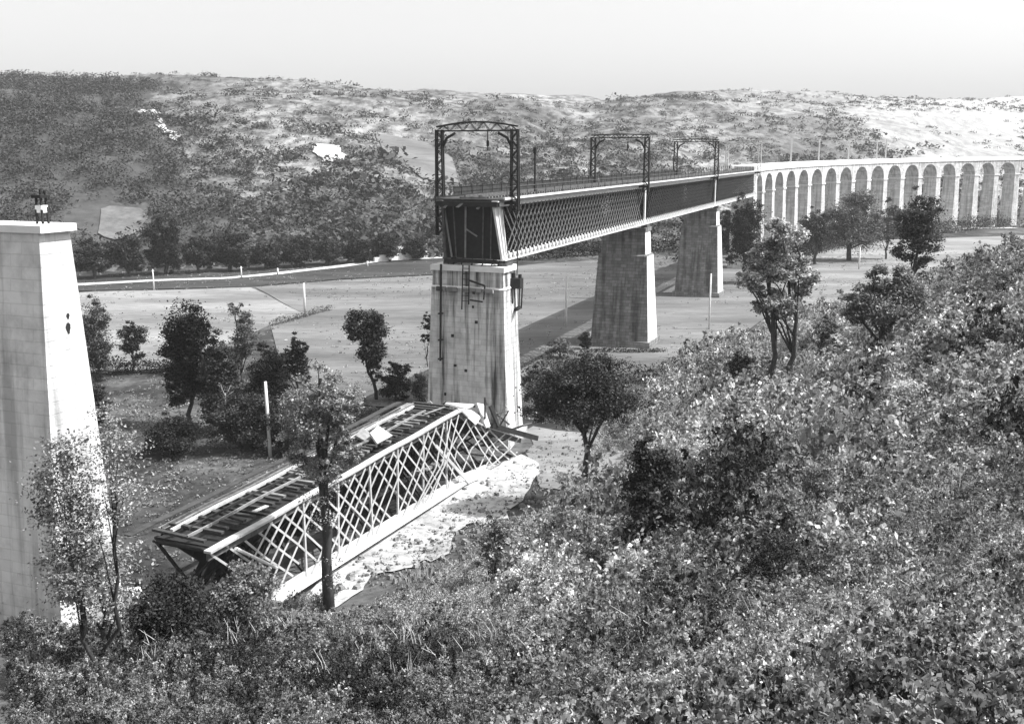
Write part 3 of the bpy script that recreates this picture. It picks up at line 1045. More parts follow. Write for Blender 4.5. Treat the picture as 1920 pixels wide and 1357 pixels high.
m = MB(); m.bar(fpos(LEN + 4.5, -.35, -.05), fpos(END + 1.2, -.8, -.15), .35, .45); fbuild(m, 'broken_beam', 'iron_dark')
m = MB(); m.bar(fpos(LEN - 5, -.35, .25), fpos(LEN + .5, -.5, 1.02), .26, .1, up=tuple(FN)); fbuild(m, 'bent_strut', 'iron_wreck')
m = MB(); m.tube([fpos(fS0 + 2.0, -.3, .10), fpos(fS0 + 5.4, -.5, .58)], [.11, .09], 6); fbuild(m, 'bent_strut', 'iron_pale')

# ---------------------------------------------------------------- arched viaduct behind
NA = 12
SPC = 12.0
arch_root_p = bpt(160.4, 0, 0)
vp = arch_root_p.copy()
psi = math.radians(23.5)
stations = []
for i in range(NA + 10):
    stations.append((vp.copy(), psi))
    vp = vp + np.array([math.sin(psi), math.cos(psi), 0]) * SPC
    psi += math.radians(2.35)
via = empty('arched_viaduct', (arch_root_p[0], arch_root_p[1], 0))
tag(via, 'long pale masonry viaduct of tall narrow arches curving away to the right', 'viaduct')
VW = 2.3


def deckz(i): return -2.95 + .10 * i


def vbuild(m, name, mat):
    m.v = [(x - arch_root_p[0], y - arch_root_p[1], z) for x, y, z in m.v]
    return m.build(name, M[mat], via)


for i in range(len(stations)):
    p, a = stations[i]
    d = np.array([math.sin(a), math.cos(a), 0]); nn = np.array([math.cos(a), -math.sin(a), 0])
    hw = 1.25 if i else 2.1
    zt = deckz(i) - 1.1
    spring = zt - 1.0 - 4.6
    zb = float(terrain(p[0], p[1])) - 1
    def q(L_, W_, z): return [tuple(p - d * L_ - nn * W_ + [0, 0, z]), tuple(p + d * L_ - nn * W_ + [0, 0, z]), tuple(p + d * L_ + nn * W_ + [0, 0, z]), tuple(p - d * L_ + nn * W_ + [0, 0, z])]
    m = MB(); top = spring if i else zt + 1.0
    m.hexa(q(hw + .45, VW + .6, zb), q(hw, VW, top)); vbuild(m, 'pier', 'viaduct')
    if i:
        m = MB(); m.hexa(q(hw + .2, VW + .2, spring + .003), q(hw + .2, VW + .2, spring + .35)); vbuild(m, 'impost', 'stone_trim')
    if i == len(stations) - 1: break
    p2, a2 = stations[i + 1]
    # arch span: wall above a pointed-round opening
    K = 14
    half = SPC / 2
    r = half - 1.25
    prof = []
    for k in range(K + 1):
        t = -1 + 2 * k / K
        prof.append((half + r * t, spring + .35 + (zt - 1.0 - spring - .35) * math.sqrt(max(0, 1 - abs(t) ** 2.2))))
    prof = [(0.0, spring + .35)] + prof + [(SPC, spring + .35)]
    m = MB()
    def at(x, side, z):
        t = x / SPC
        c = p * (1 - t) + p2 * t
        n_ = np.array([math.cos(a + (a2 - a) * t), -math.sin(a + (a2 - a) * t), 0])
        return (c[0] + n_[0] * side * VW, c[1] + n_[1] * side * VW, z)
    vs = []; fs = []
    for (x, z) in prof:
        zt_ = deckz(i + x / SPC) - 1.0
        vs += [at(x, 1, z), at(x, 1, zt_), at(x, -1, z), at(x, -1, zt_)]
    for k in range(len(prof) - 1):
        b0 = 4 * k; b1 = 4 * k + 4
        fs += [(b0, b1, b1 + 1, b0 + 1), (b0 + 2, b0 + 3, b1 + 3, b1 + 2), (b0, b0 + 2, b1 + 2, b1), (b0 + 1, b1 + 1, b1 + 3, b0 + 3)]
    m.add(vs, fs); vbuild(m, 'arch', 'viaduct')
    m = MB()
    for side in (-1, 1):
        z0, z1 = deckz(i) - .995, deckz(i + 1) - .995
        A = [at(0, side * 1.05, z0), at(SPC, side * 1.05, z1), at(SPC, side * .93, z1), at(0, side * .93, z0)]
        m.hexa(A, [(x, y, z + 1.0) for x, y, z in A])
        A = [at(0, side * 1.10, z0 - .35), at(SPC, side * 1.10, z1 - .35), at(SPC, side * 1.0, z1 - .35), at(0, side * 1.0, z0 - .35)]
        m.hexa(A, [(x, y, z + .33) for x, y, z in A])
    vbuild(m, 'parapet', 'stone_trim')

def st_px(px):
    best = 0; bd = 1e9
    for st in np.arange(.2, len(stations) - 1.2, .05):
        i_ = int(st); p_ = stations[i_][0] * (1 - (st - i_)) + stations[i_ + 1][0] * (st - i_)
        d_ = abs(proj(np.array([p_[0], p_[1], -4.0]))[0, 0] - px)
        if d_ < bd: bd = d_; best = st
    return float(best)
for k, (st, lab) in enumerate([(st_px(1472), 'pale catenary mast nearest to the girders on the viaduct'), (st_px(1525), 'second pale catenary mast along the viaduct'), (st_px(1582), 'third pale catenary mast along the viaduct'),
                 (st_px(1634), 'fourth pale catenary mast along the viaduct'), (st_px(1652), 'fifth pale catenary mast, close to the fourth')]):
    i = int(st); t = st - i
    p = stations[i][0] * (1 - t) + stations[i + 1][0] * t
    a = stations[i][1]
    nn = np.array([math.cos(a), -math.sin(a), 0])
    for side in (1,):
        q_ = p + nn * side * (VW - .9)
        r = empty('catenary_mast', (q_[0], q_[1], deckz(st) - 1.0), 0)
        tag(r, lab if side > 0 else 'pale mast on the far side of the viaduct start', 'mast', 'masts along the viaduct')
        MB().bar((0, 0, 0), (0, 0, 7.4), .34, .34).build('pole', M['iron_pale'], r)
        MB().bar((0, 0, 6.4), (-nn[0] * side * 2.6, -nn[1] * side * 2.6, 6.9), .12, .12).build('arm', M['iron_pale'], r)


# ---------------------------------------------------------------- telegraph poles
def pole(px, py0, py1, label, r=.13, lean=0.0, arm=True, zf=FLOOR, z=None):
    b = hit(px, py1, z)
    k = pxm(b)
    h = (py1 - py0) / k * 1.03
    root = empty('telegraph_pole', tuple(b))
    tag(root, label, 'pole', 'wooden line poles across the valley')
    m = MB(); m.tube([(0, 0, -.4), (lean * .5, 0, h / 2), (lean, 0, h)], [r * 1.1, r, r * .8], 8); m.build('shaft', M['pole'], root, smooth=True)
    if arm:
        MB().box((lean, 0, h - .35), (r * 4.2, .1, .1)).build('crossarm', M['pole'], root)
    return root


pole(507, 716, 856, 'tall white pole standing left of the leafy foreground tree', .16, -.12, False)
pole(572, 532, 590, 'pale pole at the corner of the stubble field', .2, 0, False)
pole(1061, 520, 612, 'thin pale pole in the meadow between the tall pier and the grey pier', .17, 0, False)
pole(1329, 516, 619, 'pale pole standing in front of the farthest pier', .15, 0, False)
pole(1610, 466, 506, 'short pale pole in the smooth field at the right', .2, 0, False)
pole(289, 506, 545, 'pale pole at the edge of the dark meadow strip', .14, 0, True)
pole(453, 500, 522, 'small pale pole under the riverside trees', .16, 0, True)
pole(521, 503, 516, 'short pale post beside the narrow road', .2, 0, False)
pole(689, 490, 500, 'tiny pale post on the road bank left of the tall pier', .2, 0, False)
pole(1245, 448, 468, 'small pale post seen between the two grey piers', .2, 0, False)
pole(1085, 460, 468, 'tiny pale post right of the girder end', .2, 0, False)
b = hit(438, 838)
root = empty('bare_sapling', tuple(b)); tag(root, 'thin bare crooked sapling with a small tuft on top', 'sapling')
m = MB(); m.tube([(0, 0, -.3), (-.25, 0, 1.5), (-.55, 0, 3.3), (-.5, 0, 5.2)], [.13, .10, .09, .05], 6)
for q in ((-.9, .1, 6.0), (0.0, .2, 5.9), (.3, 0, 5.4)): m.tube([(-.5, 0, 4.8), q], [.05, .02], 5)
m.build('trunk', M['bark_pale'], root, smooth=True)
P, tone, _ = crown_points([(-.4, 0, 5.7, .8, .8, .6)], 160, RNG)
link('crown', leaf_mesh('crown', P, .16, M['leaf_mid'], RNG, tone), root)


# ---------------------------------------------------------------- trees
def ptree(label, cx, y0, y1, w, ybase, leaf='leaf_dark', n=2600, size=None, lobes=None, r=None, name='broadleaf_tree', stems=1, bark='bark', clump=.2,
          cat='tree', group=None, bend=.02, z=None, bx=None, seed=None, depth=.9, dist=None):
    """cx, y0..y1: the crown's middle, top and bottom in the photograph; w its width; ybase the foot"""
    rng = np.random.default_rng(seed if seed is not None else int(cx * 7 + ybase))
    b = hit(bx if bx is not None else cx, ybase, z)
    if dist:
        for _ in range(6):
            b = ray(bx if bx is not None else cx, ybase) * dist; b[2] = float(terrain(b[0], b[1])); ybase = float(proj(b)[0, 1])
    k = pxm(b)
    H = (ybase - y0) / k * 1.02
    cz0 = max(0.15, (ybase - y1) / k)
    rx = w / 2 / k
    dx = (cx - (bx if bx is not None else cx)) / k
    zc = (H + cz0) / 2; rz = (H - cz0) / 2
    if lobes is None:
        lobes = []
        nl = 7
        for i in range(nl):
            t = (i + .5) / nl
            zz = cz0 + (H - cz0) * t
            sp = math.sqrt(max(.05, 1 - (2 * t - .9) ** 2 * .85)); 
            an = i * 2.4 + rng.uniform(0, 1)
            lobes.append((dx + rx * .48 * sp * math.cos(an), rx * .48 * sp * math.sin(an) * depth, zz, rx * .52 * sp + .1, rx * .52 * sp * depth + .1, max(rz * .36, .25)))
        lobes.insert(0, (dx, 0, zc, rx * .6, rx * .6 * depth, rz * .8))
        lobes[0] = (dx, 0, zc + rz * .1, rx * .62, rx * .62 * depth, rz * .78)
    else:
        lobes = [(dx + a * rx, rx * c2 * depth, cz0 + (H - cz0) * b2, rx * d2, rx * d2 * depth, (H - cz0) * e2) for a, b2, c2, d2, e2 in lobes]
    if size is None: size = 5.2 / k
    return tree(name, label, b, H, lobes, r or max(.06, w * .035 / k), n, size, leaf, bark, stems, rng, cat, group, clump, bend)


ptree('large dark round tree left of the stubble field', 362, 568, 765, 112, 800, n=5200, size=.34,
      lobes=[(0, .72, 0, .62, .26), (-.55, .62, .2, .42, .2), (.5, .6, -.2, .45, .2), (0, .4, 0, .62, .25), (.45, .25, 0, .45, .2), (-.3, .2, 0, .4, .2), (.75, .42, 0, .3, .14)])
ptree('small dark spreading tree between the large tree and the white tower', 253, 606, 668, 62, 700, n=1400, size=.3)
ptree('grey mottled shrubby tree beside the white tower', 183, 566, 700, 72, 715, 'leaf_mid', n=3000, size=.3)
ptree('thin pale two-tiered tree right of the large dark tree', 460, 563, 665, 66, 742, 'leaf_mid', n=1500, size=.28,
      lobes=[(-.3, .86, 0, .42, .13), (.25, .6, 0, .5, .16), (.1, .3, 0, .65, .22), (-.1, .1, 0, .6, .18)])
ptree('dark domed bush tree above the leafy foreground tree', 560, 634, 712, 60, 758, n=1800, size=.3)
ptree('upright dark tree standing in front of the grey meadow', 690, 579, 716, 86, 750, n=3600, size=.32,
      lobes=[(-.25, .78, 0, .55, .2), (.3, .74, .1, .5, .2), (.45, .5, 0, .5, .2), (.2, .42, 0, .52, .2), (.35, .18, 0, .32, .2), (-.6, .66, 0, .3, .12)], bx=706)
ptree('round dark bush left of the tall pier foot', 742, 680, 748, 66, 752, n=1700, size=.28, name='bush', cat='bush')
ptree('low dark bush touching the tall pier foot', 786, 702, 752, 40, 754, 'leaf_mid', n=900, size=.26, name='bush', cat='bush')
ptree('dark shrub growing behind the left edge of the tall pier', 803, 590, 640, 26, 690, n=600, size=.28, name='bush', cat='bush')
ptree('dark bush among the trees at the right of the large tree', 505, 655, 755, 92, 766, n=3600, size=.3, name='bush', cat='bush')
ptree('low dark bush under the large round tree', 420, 640, 806, 86, 812, n=3600, size=.3, name='bush', cat='bush')
ptree('dark bush behind the bare sapling', 462, 736, 838, 140, 844, n=4400, size=.28, name='bush', cat='bush')
ptree('dark bush behind the tall white pole', 540, 742, 846, 100, 850, n=3400, size=.26, name='bush', cat='bush')
ptree('dark shrub at the foot of the white tower', 180, 720, 800, 60, 812, n=1500, size=.26, name='bush', cat='bush')
ptree('lone round-crowned tree on a bare dark trunk', 1090, 660, 812, 200, 926, 'leaf_dark', n=7500, size=.24, bx=1101, r=.24,
      lobes=[(0, .72, 0, .6, .22), (-.5, .5, .1, .5, .2), (.5, .48, -.1, .52, .2), (-.72, .3, 0, .34, .14), (.72, .3, 0, .34, .14), (0, .35, 0, .7, .2), (.2, .9, 0, .32, .12)], bend=.02)
ptree('pale two-stemmed leafy tree in front of the farthest pier', 1447, 408, 600, 160, 742, 'leaf_bright', n=5600, size=.34, bx=1462, stems=2, r=.22, clump=.14,
      lobes=[(0, .8, 0, .48, .16), (-.5, .42, 0, .42, .18), (.5, .42, 0, .42, .18), (.05, .5, 0, .5, .2), (0, .15, 0, .5, .14), (-.3, .66, 0, .35, .12)])
ptree('spreading grey tree near the right edge', 1650, 488, 630, 150, 690, 'leaf_scrub', n=5200, size=.28, bx=1652, r=.3,
      lobes=[(0, .4, 0, .7, .3), (-.55, .55, 0, .4, .2), (.5, .5, 0, .45, .26), (-.2, .75, 0, .3, .16), (.35, .8, 0, .3, .15), (-.7, .3, 0, .3, .15)])
ptree('dark tree at the right edge above the pale field', 1712, 370, 500, 96, 560, 'leaf_mid', n=3600, size=.34)
ptree('wide grey tree mass in front of the viaduct arches', 1592, 350, 462, 112, 447, 'leaf_mid', n=4200, size=.6, dist=258, lobes=[(-.05, .55, 0, .6, .3), (-.6, .35, 0, .4, .25), (.6, .4, 0, .4, .25), (.2, .75, 0, .5, .18), (0, .15, 0, .9, .2)])
ptree('small grey tree right of the tree mass by the viaduct', 1661, 382, 462, 44, 446, 'leaf_mid', n=1200, size=.5, dist=262)
ptree('low dark tree left of the tree mass by the viaduct', 1528, 396, 465, 70, 449, n=2000, size=.5, dist=250)
ptree('dark tree under the end of the last girder span', 1392, 378, 500, 84, 500, n=4200, size=.5, dist=214)
ptree('dark tree behind the farthest pier', 1362, 392, 470, 40, 476, n=1300, size=.6)
ptree('dark low bush at the edge of the meadow below the grey pier', 1385, 664, 722, 62, 730, n=1900, size=.28, name='bush', cat='bush')
ptree('small dark bush left of the grey pier foot', 1097, 622, 652, 30, 656, n=700, size=.28, name='bush', cat='bush')
ptree('dull bush between the small bush and the round-crowned tree', 1050, 634, 668, 60, 672, 'leaf_mid', n=900, size=.28, name='bush', cat='bush')
ptree('tall dark bush on the slope right of the round-crowned tree', 1212, 838, 1040, 104, 1050, n=6500, size=.20, name='bush', cat='bush')
ptree('dark bush in the middle of the hedge right of the tall pier', 1005, 690, 760, 60, 770, n=1500, size=.26, name='bush', cat='bush')

# leafy foreground tree in front of the fallen girder
ptree('leafy foreground tree in front of the fallen girder', 618, 680, 872, 178, 1150, 'leaf_bright', n=5200, size=.19, bx=618, r=.30, clump=.15, seed=3,
      lobes=[(0, .86, 0, .4, .16), (-.5, .6, .2, .42, .2), (.45, .62, -.2, .42, .2), (0, .42, 0, .6, .2), (-.55, .25, 0, .35, .16), (.5, .22, 0, .35, .16), (.05, .05, 0, .5, .14)], bend=.008)
ft = [o for o in bpy.data.objects if o.get('label', '').startswith('leafy foreground tree')][0]
kk = pxm(np.array(ft.location))
P, tone, _ = crown_points([(.3, 0, (1150 - 905) / kk, .9, .8, .9), (-.2, 0, (1150 - 960) / kk, .8, .7, .8), (.2, 0, (1150 - 1060) / kk, .6, .6, 1.0), (0, 0, (1150 - 930) / kk, 1.5, 1.2, .6)], 900, RNG, .25)
link('ivy', leaf_mesh('ivy', P, .15, M['leaf_bright'], RNG, tone), ft)

# row of dark riverside trees at the foot of the hill
rt = np.random.default_rng(21)
names = ['leftmost', 'second', 'third', 'fourth', 'fifth', 'sixth', 'seventh', 'eighth', 'ninth', 'tenth', 'eleventh', 'twelfth']
for i, (cx, y0, w) in enumerate([(176, 452, 90), (240, 440, 80), (312, 412, 86), (372, 452, 70), (432, 436, 96), (500, 452, 70), (556, 446, 84), (612, 452, 70), (668, 446, 66), (722, 440, 60), (774, 452, 56)]):
    ptree('dark riverside tree at the foot of the hill, %s from the left' % names[i], cx, y0 + rt.uniform(-5, 5), 506 - i * 2.2, w, 522 - i * 3.6, n=2300, size=.62,
          group='dark riverside trees at the foot of the hill')
# hedges
def hedge(label, px, h, w, n, leaf='leaf_dark', size=.3, name='hedge', dz=0, wpts=None):
    pts = wpts if wpts is not None else np.array([hit(x, y) for x, y in px])
    seg = np.linalg.norm(np.diff(pts, axis=0), axis=1)
    cum = np.concatenate([[0], np.cumsum(seg)])
    t = RNG.uniform(0, cum[-1], n)
    C = np.stack([np.interp(t, cum, pts[:, k]) for k in range(3)], 1)
    hh = h * (.6 + .5 * np.abs(np.sin(t * .55)) * np.abs(np.sin(t * .23 + 1)))
    C += RNG.normal(size=(n, 3)) * [w * .35, w * .35, 0]
    C[:, 2] = terrain(C[:, 0], C[:, 1]) + RNG.uniform(0, 1, n) ** .8 * hh
    org = pts.mean(0)
    o = link(name, leaf_mesh(name, C - org, size, M[leaf], RNG), None, tuple(org))
    tag(o, label, 'hedge')
ptree('dark low thicket in front of the large round tree', 330, 780, 845, 120, 850, n=3000, size=.26, name='bush', cat='bush')
hedge('dark hedge running from the tall pier foot to the grey pier foot', [(990, 715), (1060, 700), (1110, 706), (1190, 716), (1260, 712), (1340, 700), (1425, 716)], 2.4, 2.2, 6500)
hedge('long dark hedge below the stubble field at the left', [(150, 704), (230, 700), (310, 698), (380, 720)], 2.2, 1.6, 3600)
hedge('low hedge along the corner of the stubble field', [(510, 612), (545, 603), (620, 582)], 1.2, 1.0, 1100, 'leaf_mid')
hedge('low dark hedge at the near edge of the pale right field', [(1490, 590), (1560, 588), (1640, 582)], 1.5, 1.3, 1400, 'leaf_mid')
hedge('low dark growth along the foot of the grey pier', [(1112, 660), (1180, 662), (1245, 660)], .7, 1.0, 700)
hedge('dark brush along the far side of the meadow under the girder', [(980, 488), (1060, 482), (1120, 478), (1240, 470), (1300, 468)], 4.0, 5.0, 4200, 'leaf_dark', .7)
bank = [(st_[0][0] + math.cos(st_[1]) * 9, st_[0][1] - math.sin(st_[1]) * 9) for st_ in stations[1:17]]
hedge('dark bank of brush along the near foot of the viaduct', None, 5.0, 5.0, 15000, 'leaf_dark', .5, wpts=np.array([(x, y, float(terrain(x, y))) for x, y in bank]))
hedge('dark brush below the viaduct track', [(1500, 452), (1560, 446), (1670, 440), (1800, 436)], 3.0, 4.0, 3200, 'leaf_mid', .7)

# boulders and masonry by the road
def boulder(label, px, py, w, h, mat='boulder', lift=.0):
    b = hit(px, py); k = pxm(b)
    bm = bmesh.new(); bmesh.ops.create_icosphere(bm, subdivisions=3, radius=1)
    rr = np.random.default_rng(int(px))
    for v in bm.verts:
        f = 1 + .22 * math.sin(v.co.x * 3.1 + px) * math.cos(v.co.y * 2.7) + .1 * math.sin(v.co.z * 6 + v.co.x * 4)
        v.co = v.co * f
        v.co.x *= w / 2 / k; v.co.y *= w / 2.4 / k; v.co.z *= h / 2 / k
    me = bpy.data.meshes.new('boulder'); bm.to_mesh(me); bm.free(); me.materials.append(M[mat])
    o = link('boulder', me, None, (b[0], b[1], b[2] + h * .3 / k + lift)); tag(o, label, 'boulder')
boulder('round white boulder among the bushes of the right slope', 1405, 874, 54, 46, lift=1.0)
boulder('small dull boulder on the upper right slope', 1590, 800, 44, 26, lift=.9)
boulder('white pointed stone at the bottom left', 256, 1160, 30, 44, lift=.9)


def wall(label, p0, p1, h, th=.6):
    a, b = hit(*p0), hit(*p1)
    m = MB(); c = (a + b) / 2
    n_ = np.cross((b - a) / np.linalg.norm(b - a), [0, 0, 1]) * th / 2
    K = 10
    for i in range(K):
        q0 = a + (b - a) * i / K - c; q1 = a + (b - a) * (i + 1) / K - c
        hh = h * (.75 + .35 * abs(math.sin(i * 1.9)))
        A = [q0 - n_, q1 - n_, q1 + n_, q0 + n_]
        A = [(x, y, z - .8) for x, y, z in A]
        m.hexa(A, [(x, y, z + .8 + hh) for x, y, z in A])
    o = m.build('stone_wall', M['stone_trim'], None, tuple(c)); tag(o, label, 'wall')
wall('low white stone wall left of the tall pier, upper of two', (716, 474), (800, 467), 1.4)
wall('low white stone wall left of the tall pier, lower of two', (702, 492), (800, 483), 1.6)


# ---------------------------------------------------------------- uncountable vegetation
def scatter_bushes(name, label, P, R, leaves_per, mat, rng, flat=.6, size_f=.33, kind='stuff', tb=0.0, rz=.65):
    N = len(P)
    k = np.repeat(np.arange(N), leaves_per)
    d = rng.normal(size=(len(k), 3)); d /= np.linalg.norm(d, axis=1)[:, None]
    d[:, 2] = np.abs(d[:, 2])
    C = P[k] + d * (R[k] * rng.uniform(.35, 1.0, len(k)))[:, None] * np.array([1, 1, rz])
    tone = rng.random(len(k)) * .6 + rng.random(N)[k] * .6 - .12 + tb
    o = link(name, leaf_mesh(name, C, R[k] * size_f, mat, rng, tone, flat))
    tag(o, label, kind=kind)
    return o


rs = np.random.default_rng(99)
# scrub over the pale hillside, thicker low down
N = 32000
X = rs.uniform(-330, 400, N); E = rs.uniform(0, 1, N) ** 1.2 * 350
Yt = np.interp(X, FAR[:, 0], FAR[:, 1])
Y = Yt + E
dens = .5 + .5 * wob(X, Y, .045, 6)
left = np.clip((60 - X) / 200, 0, 1)
low = np.clip(1 - E / 230, 0, 1)
keep = rs.random(N) < np.clip(.10 + 2.4 * low * (.22 + .9 * left) * (.2 + 1.0 * dens) + .25 * dens ** 2, 0, 1)
keep &= ~inside(WOOD, np.stack([X, Y], 1))
for poly in ([(703, 250), (760, 262), (800, 268), (850, 300), (860, 345), (790, 335), (748, 310), (716, 278)], [(584, 272), (640, 276), (652, 300), (622, 306), (596, 294)]):
    keep &= ~inside(world_poly(poly), np.stack([X, Y], 1))
keep &= ~(inside(world_poly(strip_pts), np.stack([X, Y], 1)) & (rs.random(N) < .9))
X, Y = X[keep], Y[keep]
P = np.stack([X, Y, terrain(X, Y) + .1], 1)
R = rs.gamma(3, .55, len(X)) * (1 + .6 * low[keep]) + .6
scatter_bushes('hillside_scrub', 'dark scrub dotted over the pale hillside', P, R, 30, M['leaf_scrub2'], rs, size_f=.30)

# wood on the left hill
xw = rs.uniform(-340, 0, 12000); yw = rs.uniform(200, 600, 12000)
ins = inside(WOOD, np.stack([xw, yw], 1)) & ~inside(world_poly([(186, 390), (266, 388), (290, 410), (282, 450), (215, 462), (178, 448)]), np.stack([xw, yw], 1))
ins &= ~inside(world_poly([(125, 345), (165, 345), (185, 395), (180, 440), (125, 440)]), np.stack([xw, yw], 1))
xw, yw = xw[ins][:4600], yw[ins][:4600]
P = np.stack([xw, yw, terrain(xw, yw) + .6], 1)
scatter_bushes('woodland', 'dark wood covering the left of the hill', P, rs.uniform(2.2, 4.8, len(xw)), 60, M['leaf_dark'], rs, size_f=.22, rz=1.1)

# undergrowth of the near slope: real bushes stand in it, and their foliage is repeated by geometry nodes
def bush_source(label, px, py, leaf, seed, n=900):
    rng = np.random.default_rng(seed)
    b = hit(px, py)
    root = empty('bush', tuple(b)); tag(root, label, 'bush')
    lobes = [(0, 0, .45, .6, .6, .45)]
    for k in range(6):
        a = k * 1.05 + rng.uniform(-.3, .3)
        lobes.append((.55 * math.cos(a), .55 * math.sin(a), rng.uniform(.2, .6), rng.uniform(.28, .45), rng.uniform(.28, .45), rng.uniform(.28, .5)))
    for k in range(5):
        a = rng.uniform(0, 6.3); lobes.append((.3 * math.cos(a), .3 * math.sin(a), rng.uniform(.8, 1.15), .16, .16, .3))
    P, tone, cen = crown_points(lobes, n, rng, .22, 46)
    P[:, 2] = np.abs(P[:, 2])
    o = link('foliage', leaf_mesh('foliage', P, rng.uniform(.07, .15, n), M[leaf], rng, tone, .25), root)
    mb = MB()
    for c in cen[:7]: mb.tube([(0, 0, -.1), tuple(c * [.6, .6, .5]), tuple(c)], [.03, .02, .008], 4)
    mb.build('stems', M['bark'], root)
    return o


def inst(name, label, P, R, src, rng, zs=1.0):
    me = bpy.data.meshes.new(name)
    me.vertices.add(len(P)); me.vertices.foreach_set('co', P.astype(np.float32).ravel())
    sc = np.stack([R, R * rng.uniform(.8, 1.2, len(R)), R * zs * rng.uniform(.75, 1.35, len(R))], 1)
    rt_ = np.stack([rng.normal(size=len(R)) * .15, rng.normal(size=len(R)) * .15, rng.uniform(0, 6.28, len(R))], 1)
    for nm, arr in (('sc', sc), ('rt', rt_)):
        a = me.attributes.new(nm, 'FLOAT_VECTOR', 'POINT'); a.data.foreach_set('vector', arr.astype(np.float32).ravel())
    o = link(name, me)
    ng = bpy.data.node_groups.new(name, 'GeometryNodeTree')
    ng.interface.new_socket('Geometry', in_out='INPUT', socket_type='NodeSocketGeometry')
    ng.interface.new_socket('Geometry', in_out='OUTPUT', socket_type='NodeSocketGeometry')
    n, l = ng.nodes, ng.links
    gi = n.new('NodeGroupInput'); go = n.new('NodeGroupOutput'); ip = n.new('GeometryNodeInstanceOnPoints')
    oi = n.new('GeometryNodeObjectInfo'); oi.transform_space = 'ORIGINAL'; oi.inputs['Object'].default_value = src
    A = []
    for nm in ('sc', 'rt'):
        a = n.new('GeometryNodeInputNamedAttribute'); a.data_type = 'FLOAT_VECTOR'; a.inputs['Name'].default_value = nm; A.append(a.outputs[0])
    l.new(gi.outputs[0], ip.inputs['Points']); l.new(oi.outputs['Geometry'], ip.inputs['Instance'])
    l.new(A[1], ip.inputs['Rotation']); l.new(A[0], ip.inputs['Scale']); l.new(ip.outputs[0], go.inputs[0])
    md = o.modifiers.new('scatter', 'NODES'); md.node_group = ng
    tag(o, label, kind='stuff')
    return o


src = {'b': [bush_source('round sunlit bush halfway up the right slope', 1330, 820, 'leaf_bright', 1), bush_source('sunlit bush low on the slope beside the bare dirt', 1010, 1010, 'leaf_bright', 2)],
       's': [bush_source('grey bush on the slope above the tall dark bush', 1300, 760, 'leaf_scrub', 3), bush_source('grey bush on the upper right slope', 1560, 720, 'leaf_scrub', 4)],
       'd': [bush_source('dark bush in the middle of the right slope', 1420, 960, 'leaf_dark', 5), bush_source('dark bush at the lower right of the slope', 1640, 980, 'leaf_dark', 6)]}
N = 52000
t_ = rs.uniform(0, 1, N); Y = 9 + 165 * t_ ** 1.55
X = rs.uniform(-.53, .56, N) * Y
S = sdist(TOE, X, Y)
clear = ((X < 4) & (Y > 40) & (X > -11) & (S < 7.5))
q = np.stack([X, Y, terrain(X, Y)], 1)
pq = proj(q)
lone = np.hypot(X - 5.9, Y - 80) < 7.5
keep = (S > 1.2) & ~clear & ~(lone & (rs.random(N) < .9))
keep &= rs.random(N) < np.clip(.40 + .8 * wob(X, Y, .30, 3) + S / 60, .12, 1)
X, Y = X[keep], Y[keep]; S = S[keep]; n1 = len(X)
big = rs.random(n1) < np.clip(.14 + .22 * wob(X, Y, .13, 21) + .10 * np.clip(X / 20, -.5, 1), .02, .45)
R = np.where(big, rs.gamma(4, .26, n1) * np.clip(Y / 60, .42, 1.3) + .35, (.20 + Y * .0062) * rs.uniform(.6, 1.7, n1))
hidden = (X < 0) & (Y < 62)
R = np.where(hidden, np.minimum(R, .62), R)
R = np.minimum(R, np.where(Y < 26, .75, 2.9))
P = np.stack([X, Y, terrain(X, Y) - R * .08], 1)
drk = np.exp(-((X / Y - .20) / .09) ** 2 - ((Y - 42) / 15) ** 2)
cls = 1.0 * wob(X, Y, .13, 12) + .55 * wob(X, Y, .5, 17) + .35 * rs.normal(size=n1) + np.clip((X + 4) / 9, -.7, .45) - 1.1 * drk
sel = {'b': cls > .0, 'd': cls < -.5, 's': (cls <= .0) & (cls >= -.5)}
names_ = {'b': 'bright sunlit undergrowth and shrubs massed on the near slope', 's': 'grey undergrowth and shrubs massed on the near slope', 'd': 'dark undergrowth and shrubs in the hollows of the near slope'}
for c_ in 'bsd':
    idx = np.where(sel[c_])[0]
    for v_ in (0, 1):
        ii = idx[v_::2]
        inst('undergrowth', names_[c_], P[ii], R[ii], src[c_][v_], rs, 1.15)

